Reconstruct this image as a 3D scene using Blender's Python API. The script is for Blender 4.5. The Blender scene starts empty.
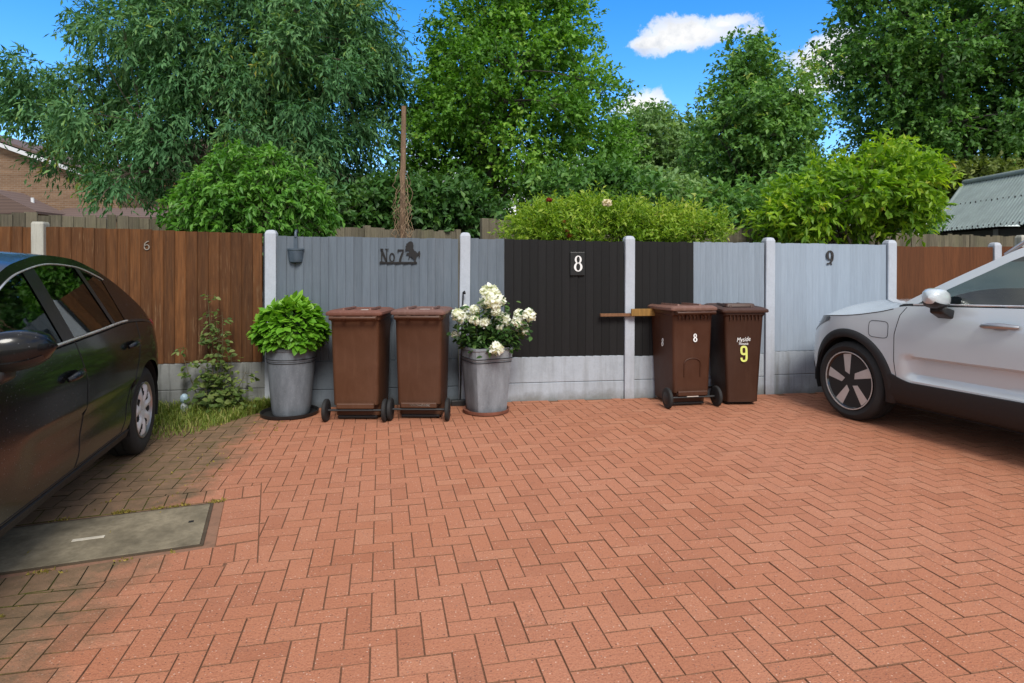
import bpy, bmesh, math, random
import numpy as np
from mathutils import Vector, Matrix, Euler

random.seed(7)
RNG = np.random.default_rng(11)
PI = math.pi
R = math.radians
SC = bpy.context.scene
COL = SC.collection

# ------------------------------------------------------------------ helpers
FOC, HORIZ, CAMH = 625.0, 266.0, 1.38


def gp(px, py):
    """point on the ground seen at a pixel of the photograph"""
    Y = FOC * CAMH / (py - HORIZ)
    return Vector(((px - 512) / FOC * Y, Y, 0))


def wp(px, py, Y):
    return Vector(((px - 512) / FOC * Y, Y, CAMH + (HORIZ - py) / FOC * Y))


def smooth(a, b, t):
    t = min(1, max(0, (t - a) / (b - a)))
    return t * t * (3 - 2 * t)


def interp(x, pts):
    """smooth (monotone cubic) curve through (x, y) points"""
    n = len(pts)
    if x <= pts[0][0]:
        return pts[0][1]
    if x >= pts[-1][0]:
        return pts[-1][1]
    for i in range(n - 1):
        if x <= pts[i + 1][0]:
            break
    def sec(k):
        return (pts[k + 1][1] - pts[k][1]) / (pts[k + 1][0] - pts[k][0])
    def slope(k):
        if k == 0:
            return sec(0)
        if k == n - 1:
            return sec(n - 2)
        a, b = sec(k - 1), sec(k)
        return 0 if a * b <= 0 else 2 * a * b / (a + b)
    x0, y0 = pts[i]
    x1, y1 = pts[i + 1]
    h = x1 - x0
    t = (x - x0) / h
    return ((2 * t**3 - 3 * t**2 + 1) * y0 + (t**3 - 2 * t**2 + t) * h * slope(i)
            + (-2 * t**3 + 3 * t**2) * y1 + (t**3 - t**2) * h * slope(i + 1))


class MB:
    """collects shapes; build() links them as ONE mesh object"""
    def __init__(self):
        self.v, self.f, self.m, self.r = [], [], [], []

    def add(self, vs, fs, mi=0, rnd=None):
        b = len(self.v)
        self.v += [tuple(p) for p in vs]
        q = random.random() if rnd is None else rnd
        for f in fs:
            self.f.append([b + i for i in f])
            self.m.append(mi)
            self.r.append(q)
        return self

    def box(self, x0, x1, y0, y1, z0, z1, mi=0, rnd=None, M=None):
        vs = [Vector(p) for p in ((x0, y0, z0), (x1, y0, z0), (x1, y1, z0), (x0, y1, z0),
                                  (x0, y0, z1), (x1, y0, z1), (x1, y1, z1), (x0, y1, z1))]
        if M is not None:
            vs = [M @ p for p in vs]
        return self.add(vs, [(0, 3, 2, 1), (4, 5, 6, 7), (0, 1, 5, 4), (1, 2, 6, 5), (2, 3, 7, 6), (3, 0, 4, 7)], mi, rnd)

    def rings(self, rings, mi=0, cap0=True, cap1=True, closed=True, rnd=None):
        n = len(rings[0])
        vs = [p for r in rings for p in r]
        fs = []
        for i in range(len(rings) - 1):
            for j in range(n if closed else n - 1):
                k = (j + 1) % n
                fs.append((i * n + j, i * n + k, (i + 1) * n + k, (i + 1) * n + j))
        if cap0:
            fs.append(tuple(range(n - 1, -1, -1)))
        if cap1:
            fs.append(tuple((len(rings) - 1) * n + j for j in range(n)))
        return self.add(vs, fs, mi, rnd)

    def tube(self, pts, rads, n=6, mi=0, caps=True, rnd=None):
        pts = [Vector(p) for p in pts]
        if not hasattr(rads, '__len__'):
            rads = [rads] * len(pts)
        rings = []
        up = None
        for i, p in enumerate(pts):
            d = (pts[min(i + 1, len(pts) - 1)] - pts[max(i - 1, 0)])
            d = d.normalized() if d.length > 1e-9 else Vector((0, 0, 1))
            if up is None:
                up = Vector((0, 0, 1)) if abs(d.z) < .9 else Vector((1, 0, 0))
            a = d.cross(up)
            a = a.normalized() if a.length > 1e-6 else d.orthogonal().normalized()
            b = a.cross(d)
            up = b
            rings.append([p + (a * math.cos(2 * PI * k / n) + b * math.sin(2 * PI * k / n)) * rads[i] for k in range(n)])
        return self.rings(rings, mi, caps, caps, rnd=rnd)

    def lathe(self, prof, n=24, mi=0, M=None, cap0=True, cap1=True, rnd=None):
        rings = []
        for r, z in prof:
            ring = [Vector((r * math.cos(2 * PI * k / n), r * math.sin(2 * PI * k / n), z)) for k in range(n)]
            rings.append([M @ p for p in ring] if M is not None else ring)
        return self.rings(rings, mi, cap0, cap1, rnd=rnd)

    def grid(self, P, mi=0, flip=False, rnd=None):
        n, m = len(P), len(P[0])
        fs = []
        for i in range(n - 1):
            for j in range(m - 1):
                q = (i * m + j, i * m + j + 1, (i + 1) * m + j + 1, (i + 1) * m + j)
                fs.append(q[::-1] if flip else q)
        return self.add([p for r in P for p in r], fs, mi, rnd)

    def prism(self, poly, y0, y1, mi=0, M=None, rnd=None):
        """polygon in x-z, extruded along y"""
        a = [Vector((x, y0, z)) for x, z in poly]
        b = [Vector((x, y1, z)) for x, z in poly]
        if M is not None:
            a = [M @ p for p in a]
            b = [M @ p for p in b]
        return self.rings([a, b], mi, rnd=rnd)

    def build(self, name, mats, parent=None, smooth=None, bevel=0, segs=2, merge=False, normals=True):
        me = bpy.data.meshes.new(name)
        me.from_pydata(self.v, [], self.f)
        me.polygons.foreach_set('material_index', self.m)
        at = me.attributes.new('rnd', 'FLOAT', 'FACE')
        at.data.foreach_set('value', self.r)
        bm = bmesh.new()
        bm.from_mesh(me)
        if merge:
            bmesh.ops.remove_doubles(bm, verts=bm.verts, dist=1e-5)
        if normals:
            bmesh.ops.recalc_face_normals(bm, faces=bm.faces)
        if bevel:
            es = [e for e in bm.edges if len(e.link_faces) == 2 and e.calc_face_angle(0) > R(35)]
            bmesh.ops.bevel(bm, geom=es, offset=bevel, segments=segs, profile=.5, affect='EDGES', clamp_overlap=True)
        bm.to_mesh(me)
        bm.free()
        if smooth is not None:
            me.shade_smooth()
            me.set_sharp_from_angle(angle=R(smooth))
        for m in (mats if isinstance(mats, (list, tuple)) else [mats]):
            me.materials.append(m)
        o = bpy.data.objects.new(name, me)
        COL.objects.link(o)
        if parent:
            o.parent = parent
        return o


def tag(o, label=None, cat=None, group=None, kind=None):
    for k, v in (('label', label), ('category', cat), ('group', group), ('kind', kind)):
        if v:
            o[k] = v
    return o


def empty(name, loc, rz=0, label=None, cat=None, group=None):
    o = bpy.data.objects.new(name, None)
    o.empty_display_size = .1
    COL.objects.link(o)
    o.location = loc
    o.rotation_euler = (0, 0, rz)
    return tag(o, label, cat, group)


def copy_tree(o, parent=None):
    c = o.copy()
    COL.objects.link(c)
    c.parent = parent
    for ch in list(o.children):
        copy_tree(ch, c)
    return c


def raw_mesh(name, V, F, mats, parent=None, rnd=None, smooth=False):
    """V (n,3) and F (m,k) numpy arrays -> object"""
    me = bpy.data.meshes.new(name)
    k = F.shape[1]
    me.vertices.add(len(V))
    me.vertices.foreach_set('co', V.astype(np.float32).ravel())
    me.loops.add(F.size)
    me.loops.foreach_set('vertex_index', F.astype(np.int32).ravel())
    me.polygons.add(len(F))
    me.polygons.foreach_set('loop_start', (np.arange(len(F)) * k).astype(np.int32))
    if rnd is not None:
        a = me.attributes.new('rnd', 'FLOAT', 'FACE')
        a.data.foreach_set('value', rnd.astype(np.float32))
    me.update(calc_edges=True)
    if smooth:
        me.shade_smooth()
    for m in (mats if isinstance(mats, (list, tuple)) else [mats]):
        me.materials.append(m)
    o = bpy.data.objects.new(name, me)
    COL.objects.link(o)
    if parent:
        o.parent = parent
    return o


# ---------------------------------------------------------------- materials
class NT:
    def __init__(self, name):
        self.mat = bpy.data.materials.new(name)
        self.mat.use_nodes = True
        self.t = self.mat.node_tree
        self.bsdf = self.t.nodes['Principled BSDF']
        self.out = self.t.nodes['Material Output']

    def n(self, kind, **kw):
        nd = self.t.nodes.new(kind)
        for k, v in kw.items():
            if k in nd.inputs.keys() if isinstance(k, str) else False:
                nd.inputs[k].default_value = v
            else:
                setattr(nd, k, v)
        return nd

    def link(self, a, b):
        self.t.links.new(a, b)

    def coord(self, scale=(1, 1, 1), kind='Object'):
        tc = self.n('ShaderNodeTexCoord')
        mp = self.n('ShaderNodeMapping')
        mp.inputs['Scale'].default_value = scale
        self.link(tc.outputs[kind], mp.inputs[0])
        return mp.outputs[0]

    def noise(self, vec, scale, detail=4, rough=.6, dist=0):
        nd = self.n('ShaderNodeTexNoise')
        nd.inputs['Scale'].default_value = scale
        nd.inputs['Detail'].default_value = detail
        nd.inputs['Roughness'].default_value = rough
        nd.inputs['Distortion'].default_value = dist
        if vec is not None:
            self.link(vec, nd.inputs['Vector'])
        return nd.outputs['Fac']

    def ramp(self, fac, stops, interp='LINEAR'):
        nd = self.n('ShaderNodeValToRGB')
        nd.color_ramp.interpolation = interp
        e = nd.color_ramp.elements
        while len(e) < len(stops):
            e.new(.5)
        for s, (p, c) in zip(e, stops):
            s.position = p
            s.color = (c, c, c, 1) if not hasattr(c, '__len__') else (*c[:3], 1)
        self.link(fac, nd.inputs[0])
        return nd.outputs[0]

    def mix(self, fac, a, b, mode='MIX'):
        nd = self.n('ShaderNodeMix')
        nd.data_type = 'RGBA'
        nd.blend_type = mode
        nd.clamp_factor = True
        for i, v in ((0, fac), (6, a), (7, b)):
            sock = nd.inputs[i]
            if isinstance(v, bpy.types.NodeSocket):
                self.link(v, sock)
            elif hasattr(v, '__len__'):
                sock.default_value = (*v[:3], 1)
            else:
                sock.default_value = v if i == 0 else (v, v, v, 1)
        return nd.outputs[2]

    def math(self, op, a, b=0, c=0):
        nd = self.n('ShaderNodeMath')
        nd.operation = op
        for sock, v in zip(nd.inputs, (a, b, c)):
            if isinstance(v, bpy.types.NodeSocket):
                self.link(v, sock)
            else:
                sock.default_value = v
        return nd.outputs[0]

    def attr(self, name='rnd'):
        nd = self.n('ShaderNodeAttribute')
        nd.attribute_name = name
        return nd.outputs['Fac']

    def bump(self, height, strength=.3, dist=.01):
        nd = self.n('ShaderNodeBump')
        nd.inputs['Strength'].default_value = strength
        nd.inputs['Distance'].default_value = dist
        self.link(height, nd.inputs['Height'])
        self.link(nd.outputs[0], self.bsdf.inputs['Normal'])
        return nd

    def set(self, **kw):
        names = {'base': 'Base Color', 'rough': 'Roughness', 'metal': 'Metallic', 'coat': 'Coat Weight',
                 'coatr': 'Coat Roughness', 'spec': 'Specular IOR Level', 'sheen': 'Sheen Weight'}
        for k, v in kw.items():
            s = self.bsdf.inputs[names[k]]
            if isinstance(v, bpy.types.NodeSocket):
                self.link(v, s)
            elif hasattr(v, '__len__'):
                s.default_value = (*v[:3], 1)
            else:
                s.default_value = v
        return self


def mul(c, k):
    return tuple(x * k for x in c)


def plain(name, base, rough=.5, metal=0, var=.25, scale=8, bump=.1, coat=0, coord=(1, 1, 1), rndvar=0, spec=.5, dist=.004):
    """a base colour broken up by noise in tone and in roughness, with a fine bump"""
    N = NT(name)
    v = N.coord(coord)
    n1 = N.noise(v, scale, 6, .65)
    n2 = N.noise(v, scale * 9, 3, .6)
    c = N.mix(N.ramp(n1, [(.3, 0), (.7, 1)]), mul(base, 1 - var), mul(base, 1 + var * .6))
    c = N.mix(N.math('MULTIPLY', N.ramp(n2, [(.45, 0), (.75, 1)]), var), c, mul(base, .55))
    if rndvar:
        k = N.math('MULTIPLY_ADD', N.attr(), 2 * rndvar, 1 - rndvar)
        c = N.mix(1.0, c, k, 'MULTIPLY')
    N.set(base=c, rough=N.ramp(n1, [(.2, max(.02, rough - .1)), (.8, min(1, rough + .12))]), metal=metal, coat=coat, spec=spec)
    if bump:
        N.bump(n2, bump, dist)
    return N.mat


def painted_wood(name, base, grain=.25, wear=None, rndvar=.12, rough=.75, streak=None):
    N = NT(name)
    v = N.coord((14, 14, .9))
    g = N.noise(v, 3, 6, .7, .3)
    v2 = N.coord((1, 1, .35))
    b = N.noise(v2, 2.2, 5, .65)
    v3 = N.coord((60, 60, 2.5))
    fine = N.noise(v3, 2, 3, .6)
    c = N.mix(N.ramp(g, [(.3, 0), (.72, 1)]), mul(base, 1 - grain), mul(base, 1 + grain * .7))
    k = N.math('MULTIPLY_ADD', N.attr(), 2 * rndvar, 1 - rndvar)
    c = N.mix(1.0, c, k, 'MULTIPLY')
    if streak:
        m = N.math('MULTIPLY', N.ramp(b, [(.48, 0), (.68, 1)]), N.ramp(g, [(.35, .25), (.65, 1)]))
        c = N.mix(m, c, streak)
    if wear:
        m = N.math('MULTIPLY', N.ramp(fine, [(.58, 0), (.75, .7)]), N.ramp(b, [(.4, 0), (.62, 1)]))
        c = N.mix(m, c, wear)
    N.set(base=c, rough=rough, spec=.3)
    N.bump(N.math('ADD', g, N.math('MULTIPLY', fine, .6)), .35, .004)
    return N.mat


def concrete(name, base, stain=(.05, .045, .03), amount=.5, rough=.85, zlow=True):
    N = NT(name)
    v = N.coord()
    n1 = N.noise(v, 3.5, 7, .7)
    n2 = N.noise(v, 70, 3, .6)
    vs = N.coord((9, 9, .8))
    run = N.noise(vs, 1.6, 5, .65)
    c = N.mix(N.ramp(n1, [(.3, 0), (.7, 1)]), mul(base, .86), mul(base, 1.1))
    c = N.mix(N.math('MULTIPLY', N.ramp(run, [(.48, 0), (.7, 1)]), amount), c, stain)
    if zlow:   # splash-back dirt with its own ragged edge, close to the ground
        geo = N.n('ShaderNodeNewGeometry')
        sep = N.n('ShaderNodeSeparateXYZ')
        N.link(geo.outputs['Position'], sep.inputs[0])
        h = N.math('ADD', sep.outputs['Z'], N.math('MULTIPLY', N.math('SUBTRACT', n1, .5), .22))
        m = N.ramp(h, [(0.0, .75), (.10, 0)])
        c = N.mix(m, c, stain)
    c = N.mix(N.math('MULTIPLY', N.ramp(n2, [(.5, 0), (.8, 1)]), .25), c, mul(base, .5))
    N.set(base=c, rough=rough, spec=.25)
    N.bump(n2, .25, .004)
    return N.mat


def leafmat(name, stops, rough=.5, trans=.3, spec=.35):
    """leaf colour picked per leaf from stops; some light passes through the blade"""
    N = NT(name)
    c = N.ramp(N.attr(), stops)
    N.set(base=c, rough=rough, spec=spec)
    tr = N.n('ShaderNodeBsdfTranslucent')
    tc = N.mix(1.0, c, (1.25, 1.3, .6), 'MULTIPLY')
    N.link(tc, tr.inputs[0])
    mx = N.n('ShaderNodeMixShader')
    mx.inputs[0].default_value = min(.45, trans * 1.3)
    N.link(N.bsdf.outputs[0], mx.inputs[1])
    N.link(tr.outputs[0], mx.inputs[2])
    N.link(mx.outputs[0], N.out.inputs[0])
    return N.mat


def bark(name, base):
    return plain(name, base, .9, var=.5, scale=14, bump=.8, coord=(2, 2, .4), dist=.02)

# ------------------------------------------------------- camera, sky and sun
cam = bpy.data.cameras.new('Camera')
camo = bpy.data.objects.new('Camera', cam)
COL.objects.link(camo)
camo.location = (0, 0, CAMH)
camo.rotation_euler = (R(90), 0, 0)
cam.sensor_width = 36
cam.lens = 36 * FOC / 1024
cam.shift_y = -(341.5 - HORIZ) / 1024
cam.clip_start = .05
cam.clip_end = 2000
SC.camera = camo

SUN_EL, SUN_AZ = 44, 166          # degrees; azimuth clockwise from +Y (behind the camera, a little to the right)
W = bpy.data.worlds.new('World')
SC.world = W
W.use_nodes = True
wt = W.node_tree
bg = wt.nodes['Background']


class WN(NT):
    def __init__(self, t):
        self.t = t


wn = WN(wt)
sky = wn.n('ShaderNodeTexSky')
sky.sky_type = 'NISHITA'
sky.sun_disc = False
sky.sun_elevation = R(SUN_EL)
sky.sun_rotation = R(SUN_AZ)
sky.altitude = 0
sky.air_density = 1.0
sky.dust_density = .35
sky.ozone_density = 3.0
hs = wn.n('ShaderNodeHueSaturation')
hs.inputs['Saturation'].default_value = 1.40
hs.inputs['Hue'].default_value = .508
hs.inputs['Value'].default_value = 1.0
wt.links.new(sky.outputs[0], hs.inputs['Color'])
# clouds, laid out by compass direction and height above the horizon
tc = wn.n('ShaderNodeTexCoord')
sep = wn.n('ShaderNodeSeparateXYZ')
wt.links.new(tc.outputs['Generated'], sep.inputs[0])
az = wn.math('ARCTAN2', sep.outputs['X'], sep.outputs['Y'])
el = wn.math('ARCSINE', sep.outputs['Z'])
cmb = wn.n('ShaderNodeCombineXYZ')
wt.links.new(az, cmb.inputs[0])
wt.links.new(el, cmb.inputs[1])
dn1 = wn.noise(cmb.outputs[0], 11, 10, .66)
dn3 = wn.noise(cmb.outputs[0], 22, 6, .6)
dn2 = wn.noise(tc.outputs['Generated'], 3.0, 7, .6)


def cloud(px, py, rx, ry, tilt=0):
    X, Z = (px - 512) / FOC, (HORIZ - py) / FOC
    a0, e0 = math.atan2(X, 1), math.atan2(Z, math.hypot(X, 1))
    k = math.cos(a0)
    ax, ey = rx / FOC * k * k, ry / FOC * k
    da = wn.math('DIVIDE', wn.math('SUBTRACT', az, a0), ax)
    de0 = wn.math('DIVIDE', wn.math('SUBTRACT', el, e0), ey)
    de = wn.math('SUBTRACT', de0, wn.math('MULTIPLY', da, tilt))
    # flat below, domed above
    de = wn.math('MULTIPLY', de, wn.math('MULTIPLY_ADD', wn.math('LESS_THAN', de, 0), .55, 1))
    d = wn.math('SQRT', wn.math('ADD', wn.math('MULTIPLY', da, da), wn.math('MULTIPLY', de, de)))
    d = wn.math('ADD', d, wn.math('MULTIPLY', wn.math('SUBTRACT', dn1, .5), 3.0))
    return wn.ramp(d, [(.30, 1), (.62, .8), (.95, 0)], 'EASE'), de0


parts = [cloud(698, 34, 62, 24, .12), cloud(665, 42, 44, 9), cloud(722, 24, 34, 13), cloud(832, 62, 62, 30), cloud(806, 92, 44, 22, .3), cloud(640, 106, 36, 16), cloud(2, 175, 60, 45),
         cloud(480, 215, 260, 70), cloud(905, 215, 180, 50)]
mask = parts[0][0]
for p, _ in parts[1:]:
    mask = wn.math('MAXIMUM', mask, p)
# scattered cloud over the rest of the dome (overhead and behind the camera)
back = wn.ramp(wn.math('ADD', wn.math('MULTIPLY', sep.outputs['Y'], -1), wn.math('MULTIPLY_ADD', wn.math('MAXIMUM', sep.outputs['Z'], 0), .75, .5)), [(.1, 0), (.55, 1)])
gen = wn.math('MULTIPLY', wn.ramp(dn2, [(.33, 0), (.52, 1)]), back)
mask = wn.math('MAXIMUM', mask, gen)
shade = wn.math('ADD', wn.math('MULTIPLY', dn3, .8), wn.math('MULTIPLY', dn1, .3))
cloudcol = wn.mix(wn.ramp(shade, [(.38, 0), (.62, 1)]), (2.7, 2.85, 3.1), (4.0, 3.98, 3.95))
mixed = wn.mix(mask, hs.outputs[0], cloudcol)
wt.links.new(mixed, bg.inputs[0])
bg.inputs[1].default_value = .15

sl = bpy.data.lights.new('Sun', 'SUN')
sl.energy = 2.0
sl.angle = R(22)
sl.color = (1, .955, .88)
so = bpy.data.objects.new('Sun', sl)
COL.objects.link(so)
so.location = (6, -14, 25)
dsun = Vector((math.sin(R(SUN_AZ)) * math.cos(R(SUN_EL)), math.cos(R(SUN_AZ)) * math.cos(R(SUN_EL)), math.sin(R(SUN_EL))))
so.rotation_euler = dsun.to_track_quat('Z', 'Y').to_euler()

SC.view_settings.view_transform = 'Standard'
SC.view_settings.look = 'None'
SC.view_settings.exposure = .85
SC.view_settings.gamma = 1
SC.cycles.use_denoising = True
SC.cycles.max_bounces = 8
SC.cycles.transparent_max_bounces = 12
SC.cycles.sample_clamp_indirect = 6
SC.cycles.caustics_reflective = False
SC.cycles.caustics_refractive = False

# ------------------------------------------------------------------- ground
m_soil = plain('soil', (.075, .07, .03), .95, var=.5, scale=3, bump=.5, dist=.03)
g = MB()
g.add([(-400, -400, -.06), (400, -400, -.06), (400, 400, -.06), (-400, 400, -.06)], [(0, 1, 2, 3)])
tag(g.build('ground', m_soil), kind='structure')

# ----------------------------------------- fence line (posts against ground)
FX0, FY0, FSL = -2.35, 6.07, .136
FANG = math.atan(FSL)


def fl(px):
    """point of the fence line seen in a pixel column"""
    k = (px - 512) / FOC
    Y = (FY0 - FSL * FX0) / (1 - FSL * k)
    return Vector((k * Y, Y, 0))


def ftop(px, py):
    Y = fl(px).y
    return CAMH + (HORIZ - py) * Y / FOC


# --------------------------------------------------------------- block paving
MOD = .0950
YAW = .2054
O0 = Vector((-.665, 2.527))
UX = Vector((math.cos(YAW), math.sin(YAW)))
VX = Vector((math.sin(YAW), -math.cos(YAW)))      # v runs towards the camera
MC = Vector((-1.645, 3.355))                       # middle of the chamber cover's right edge
MA = R(21)
E1 = Vector((math.cos(MA), math.sin(MA)))
E2 = Vector((-math.sin(MA), math.cos(MA)))
CA, CB = .27, .53                                  # field stops at a = CA, |b| = CB
CL = -1.55


def clip(poly, nrm, d):
    """keep nrm.p >= d"""
    out = []
    for i in range(len(poly)):
        p, q = poly[i], poly[(i + 1) % len(poly)]
        a, b = p.dot(nrm) - d, q.dot(nrm) - d
        if a >= 0:
            out.append(p)
        if (a > 0) != (b > 0) and abs(a - b) > 1e-12:
            out.append(p + (q - p) * (a / (a - b)))
    return out


def area(p):
    return .5 * sum(p[i].x * p[(i + 1) % len(p)].y - p[(i + 1) % len(p)].x * p[i].y for i in range(len(p)))


def inset(poly, d):
    n = len(poly)
    out = []
    for i in range(n):
        a, b, c = poly[i - 1], poly[i], poly[(i + 1) % n]
        u, w = (b - a), (c - b)
        if u.length < 1e-6 or w.length < 1e-6:
            return None
        u.normalize()
        w.normalize()
        n1, n2 = Vector((-u.y, u.x)), Vector((-w.y, w.x))
        k = 1 + n1.dot(n2)
        if k < .15:
            return None
        out.append(b + (n1 + n2) * (d / k))
    return out


pv = MB()


def brick(poly, rnd=None, j=.0018):
    if area(poly) < 0:
        poly = poly[::-1]
    cl = [poly[0]]
    for p in poly[1:]:
        if (p - cl[-1]).length > .004:
            cl.append(p)
    if (cl[0] - cl[-1]).length < .004:
        cl.pop()
    if len(cl) < 3 or area(cl) < .0002:
        return
    a, b = inset(cl, j), inset(cl, j + .0016)
    if not a or not b or area(a) < area(cl) * .3 or area(b) < area(cl) * .2:
        cc = sum(cl, Vector((0, 0))) / len(cl)      # sliver: cut piece shrunk about its middle
        a, b = [cc + (p - cc) * .86 for p in cl], [cc + (p - cc) * .78 for p in cl]
    dz = random.gauss(0, .0008)
    tx, ty = random.gauss(0, .0045), random.gauss(0, .0045)
    c0 = sum(cl, Vector((0, 0))) / len(cl)
    z = lambda p: dz + (p.x - c0.x) * tx + (p.y - c0.y) * ty
    r0 = [Vector((p.x, p.y, -.03)) for p in a]
    r1 = [Vector((p.x, p.y, z(p) - .0030)) for p in a]
    r2 = [Vector((p.x, p.y, z(p))) for p in b]
    pv.rings([r0, r1, r2], 1, cap0=False, cap1=False)
    pv.add(r2, [tuple(range(len(r2)))], 0, random.random() if rnd is None else rnd)


def lab(p):
    q = p - MC
    return q.dot(E1), q.dot(E2)


def field(poly):
    c = sum(poly, Vector((0, 0))) / 4
    F0 = FY0 + FSL * (c.x - FX0)
    if c.y > F0 - .03 or c.y < -1.5 or c.x < -7 or c.x > 9:
        return
    a, b = lab(c)
    if a < CA + .3 and abs(b) < CB + .3 and a > CL - .3:
        dA = MC.dot(E1)
        dB = MC.dot(E2)
        hit = clip(clip(clip(clip(poly, -E1, -(dA + CA)), E1, dA + CL), E2, dB - CB), -E2, -(dB + CB)) if area(poly) else []
        if len(hit) < 3 or abs(area(hit)) < 2e-4:
            brick(poly)
            return
        for q in (clip(poly, E1, dA + CA),
                  clip(clip(poly, -E1, -(dA + CA)), E2, dB + CB),
                  clip(clip(poly, -E1, -(dA + CA)), -E2, -(dB - CB)),
                  clip(clip(clip(poly, -E1, -(dA + CL)), E2, dB - CB), -E2, -(dB + CB))):
            if len(q) >= 3:
                brick(q)
        return
    brick(poly)


def P2(u, v):
    return O0 + UX * (u * MOD) + VX * (v * MOD)


for k in range(-130, 130):
    for m in range(-60, 60):
        u, v = k + 2 * m, -k + 2 * m
        c = P2(u, v)
        if -7.2 < c.x < 9.2 and -1.7 < c.y < 8:
            field([P2(u, v), P2(u + 1, v), P2(u + 1, v + 2), P2(u, v + 2)])
            field([P2(u - 1, v - 1), P2(u + 1, v - 1), P2(u + 1, v), P2(u - 1, v)])
LP = lambda a, b: MC + E1 * a + E2 * b
for i in range(9):      # soldier course round the chamber cover
    b0 = -CB + i * (2 * CB / 10.0)
for i in range(10):
    b0, b1 = -CB + i * .106, -CB + (i + 1) * .106
    if -.34 < b0 + .053 < .36:
        brick([LP(CA - .2, b0), LP(CA, b0), LP(CA, b1), LP(CA - .2, b1)])
for i in range(18):
    a1 = CA - i * .1035
    for s in (-1, 1):
        brick([LP(a1 - .1035, s * .33), LP(a1, s * .33), LP(a1, s * CB), LP(a1 - .1035, s * CB)])
# jointing sand under everything
pv.add([(-7.4, -1.8, -.0045), (9.4, -1.8, -.0045), (9.4, FY0 + FSL * (9.4 - FX0), -.0045), (-7.4, FY0 + FSL * (-7.4 - FX0), -.0045)], [(0, 1, 2, 3)], 1)


def dirt_mask(N, pos):
    """moss and soil washed over the paving by the dark car: one ragged patch, worn into the place itself"""
    sp = N.n('ShaderNodeSeparateXYZ')
    N.link(pos, sp.inputs[0])
    n = N.noise(pos, 1.5, 6, .7)
    n2 = N.noise(pos, 7, 4, .7)
    # distance right of the line from (-1.72,4.3) to (-2.25,2.2)
    d = N.math('ADD', N.math('ADD', sp.outputs['X'], N.math('MULTIPLY', N.math('SUBTRACT', sp.outputs['Y'], 4.3), .16)), 2.16)
    d = N.math('ADD', d, N.math('MULTIPLY', N.math('SUBTRACT', n, .5), .8))
    d = N.math('ADD', d, N.math('MULTIPLY', N.math('SUBTRACT', n2, .5), .5))
    return N.ramp(d, [(-.12, 1), (.34, 0)]), n, n2


N = NT('block_paver')
geo = N.n('ShaderNodeNewGeometry')
pos = geo.outputs['Position']
dm, n1, n2 = dirt_mask(N, pos)
tone = N.noise(pos, .7, 5, .6)
grit = N.noise(pos, 120, 3, .6)
vor = N.n('ShaderNodeTexVoronoi')
vor.inputs['Scale'].default_value = 85
N.link(pos, vor.inputs['Vector'])
chip = N.ramp(vor.outputs['Distance'], [(.16, 1), (.32, 0)])
vcol = N.n('ShaderNodeSeparateColor')
N.link(vor.outputs['Color'], vcol.inputs[0])
base = N.ramp(N.attr(), [(0, (.345, .132, .068)), (.25, (.392, .154, .080)), (.75, (.412, .166, .088)), (1, (.432, .188, .104))])
base = N.mix(N.ramp(tone, [(.35, 0), (.7, .45)]), base, (.47, .215, .135))
base = N.mix(N.math('MULTIPLY', N.ramp(grit, [(.48, 0), (.7, 1)]), .55), base, (.25, .075, .042))
base = N.mix(N.math('MULTIPLY', chip, N.ramp(vcol.outputs[0], [(.80, 0), (.86, .75)])), base, (.66, .44, .33))
base = N.mix(N.math('MULTIPLY', chip, N.ramp(vcol.outputs[1], [(.80, 0), (.84, .85)])), base, (.09, .045, .035))
spots = N.noise(pos, 3.2, 6, .75)
base = N.mix(N.ramp(spots, [(.56, 0), (.76, .5)]), base, (.24, .11, .068))
dirt = N.mix(N.ramp(n2, [(.4, 0), (.65, 1)]), (.125, .092, .052), (.21, .135, .08))
base = N.mix(N.math('MULTIPLY', dm, .9), base, dirt)
N.set(base=base, rough=.8, spec=.3)
N.bump(N.math('ADD', grit, N.math('MULTIPLY', N.noise(pos, 45, 4, .7), 1.3)), .8, .0045)
m_paver = N.mat
N = NT('joint_sand')
geo = N.n('ShaderNodeNewGeometry')
pos = geo.outputs['Position']
dm, n1, n2 = dirt_mask(N, pos)
moss = N.mix(N.ramp(n1, [(.45, 0), (.6, 1)]), (.05, .04, .02), (.12, .13, .02))
c = N.mix(dm, (.25, .122, .072), moss)
c = N.mix(N.ramp(N.noise(pos, 160, 3, .6), [(.4, .5), (.7, 0)]), c, (.03, .02, .015))
N.set(base=c, rough=.95, spec=.1)
m_joint = N.mat
tag(pv.build('driveway', [m_paver, m_joint]), kind='structure')

# mortar bed and chamber cover
m_mortar = concrete('mortar', (.25, .135, .085), (.06, .045, .03), .5, zlow=False)
m_cover = plain('cover_concrete', (.225, .19, .13), .95, var=.55, scale=4, bump=.6, dist=.004, spec=.1)
cv = empty('chamber_cover', (MC.x, MC.y, 0), MA, 'long weathered concrete drain cover set in the paving beside the black car', 'drain cover')
b = MB()
b.box(-1.5, .07, -.33, .33, -.03, -.003)
b.build('mortar_bed', m_mortar, cv, bevel=.003)
b = MB()
b.box(-1.46, 0, -.28, .28, -.02, .006)
b.build('slab', m_cover, cv, bevel=.004)
b = MB()
for x0, x1, y0, y1 in ((-1.485, .016, .282, .294), (-1.485, .016, -.294, -.282), (.003, .016, -.2818, .2818)):
    b.box(x0, x1, y0, y1, -.02, .005)
b.build('metal_frame', plain('rusty_edge', (.09, .065, .04), .7, .3), cv)
b = MB()
b.box(-.60, -.46, -.034, -.006, .0065, .010)
b.build('inset_strip', plain('pale_strip', (.55, .5, .4), .7), cv, bevel=.002)
b = MB()
b.box(-.085, -.06, .02, .045, .0062, .0075)
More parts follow.
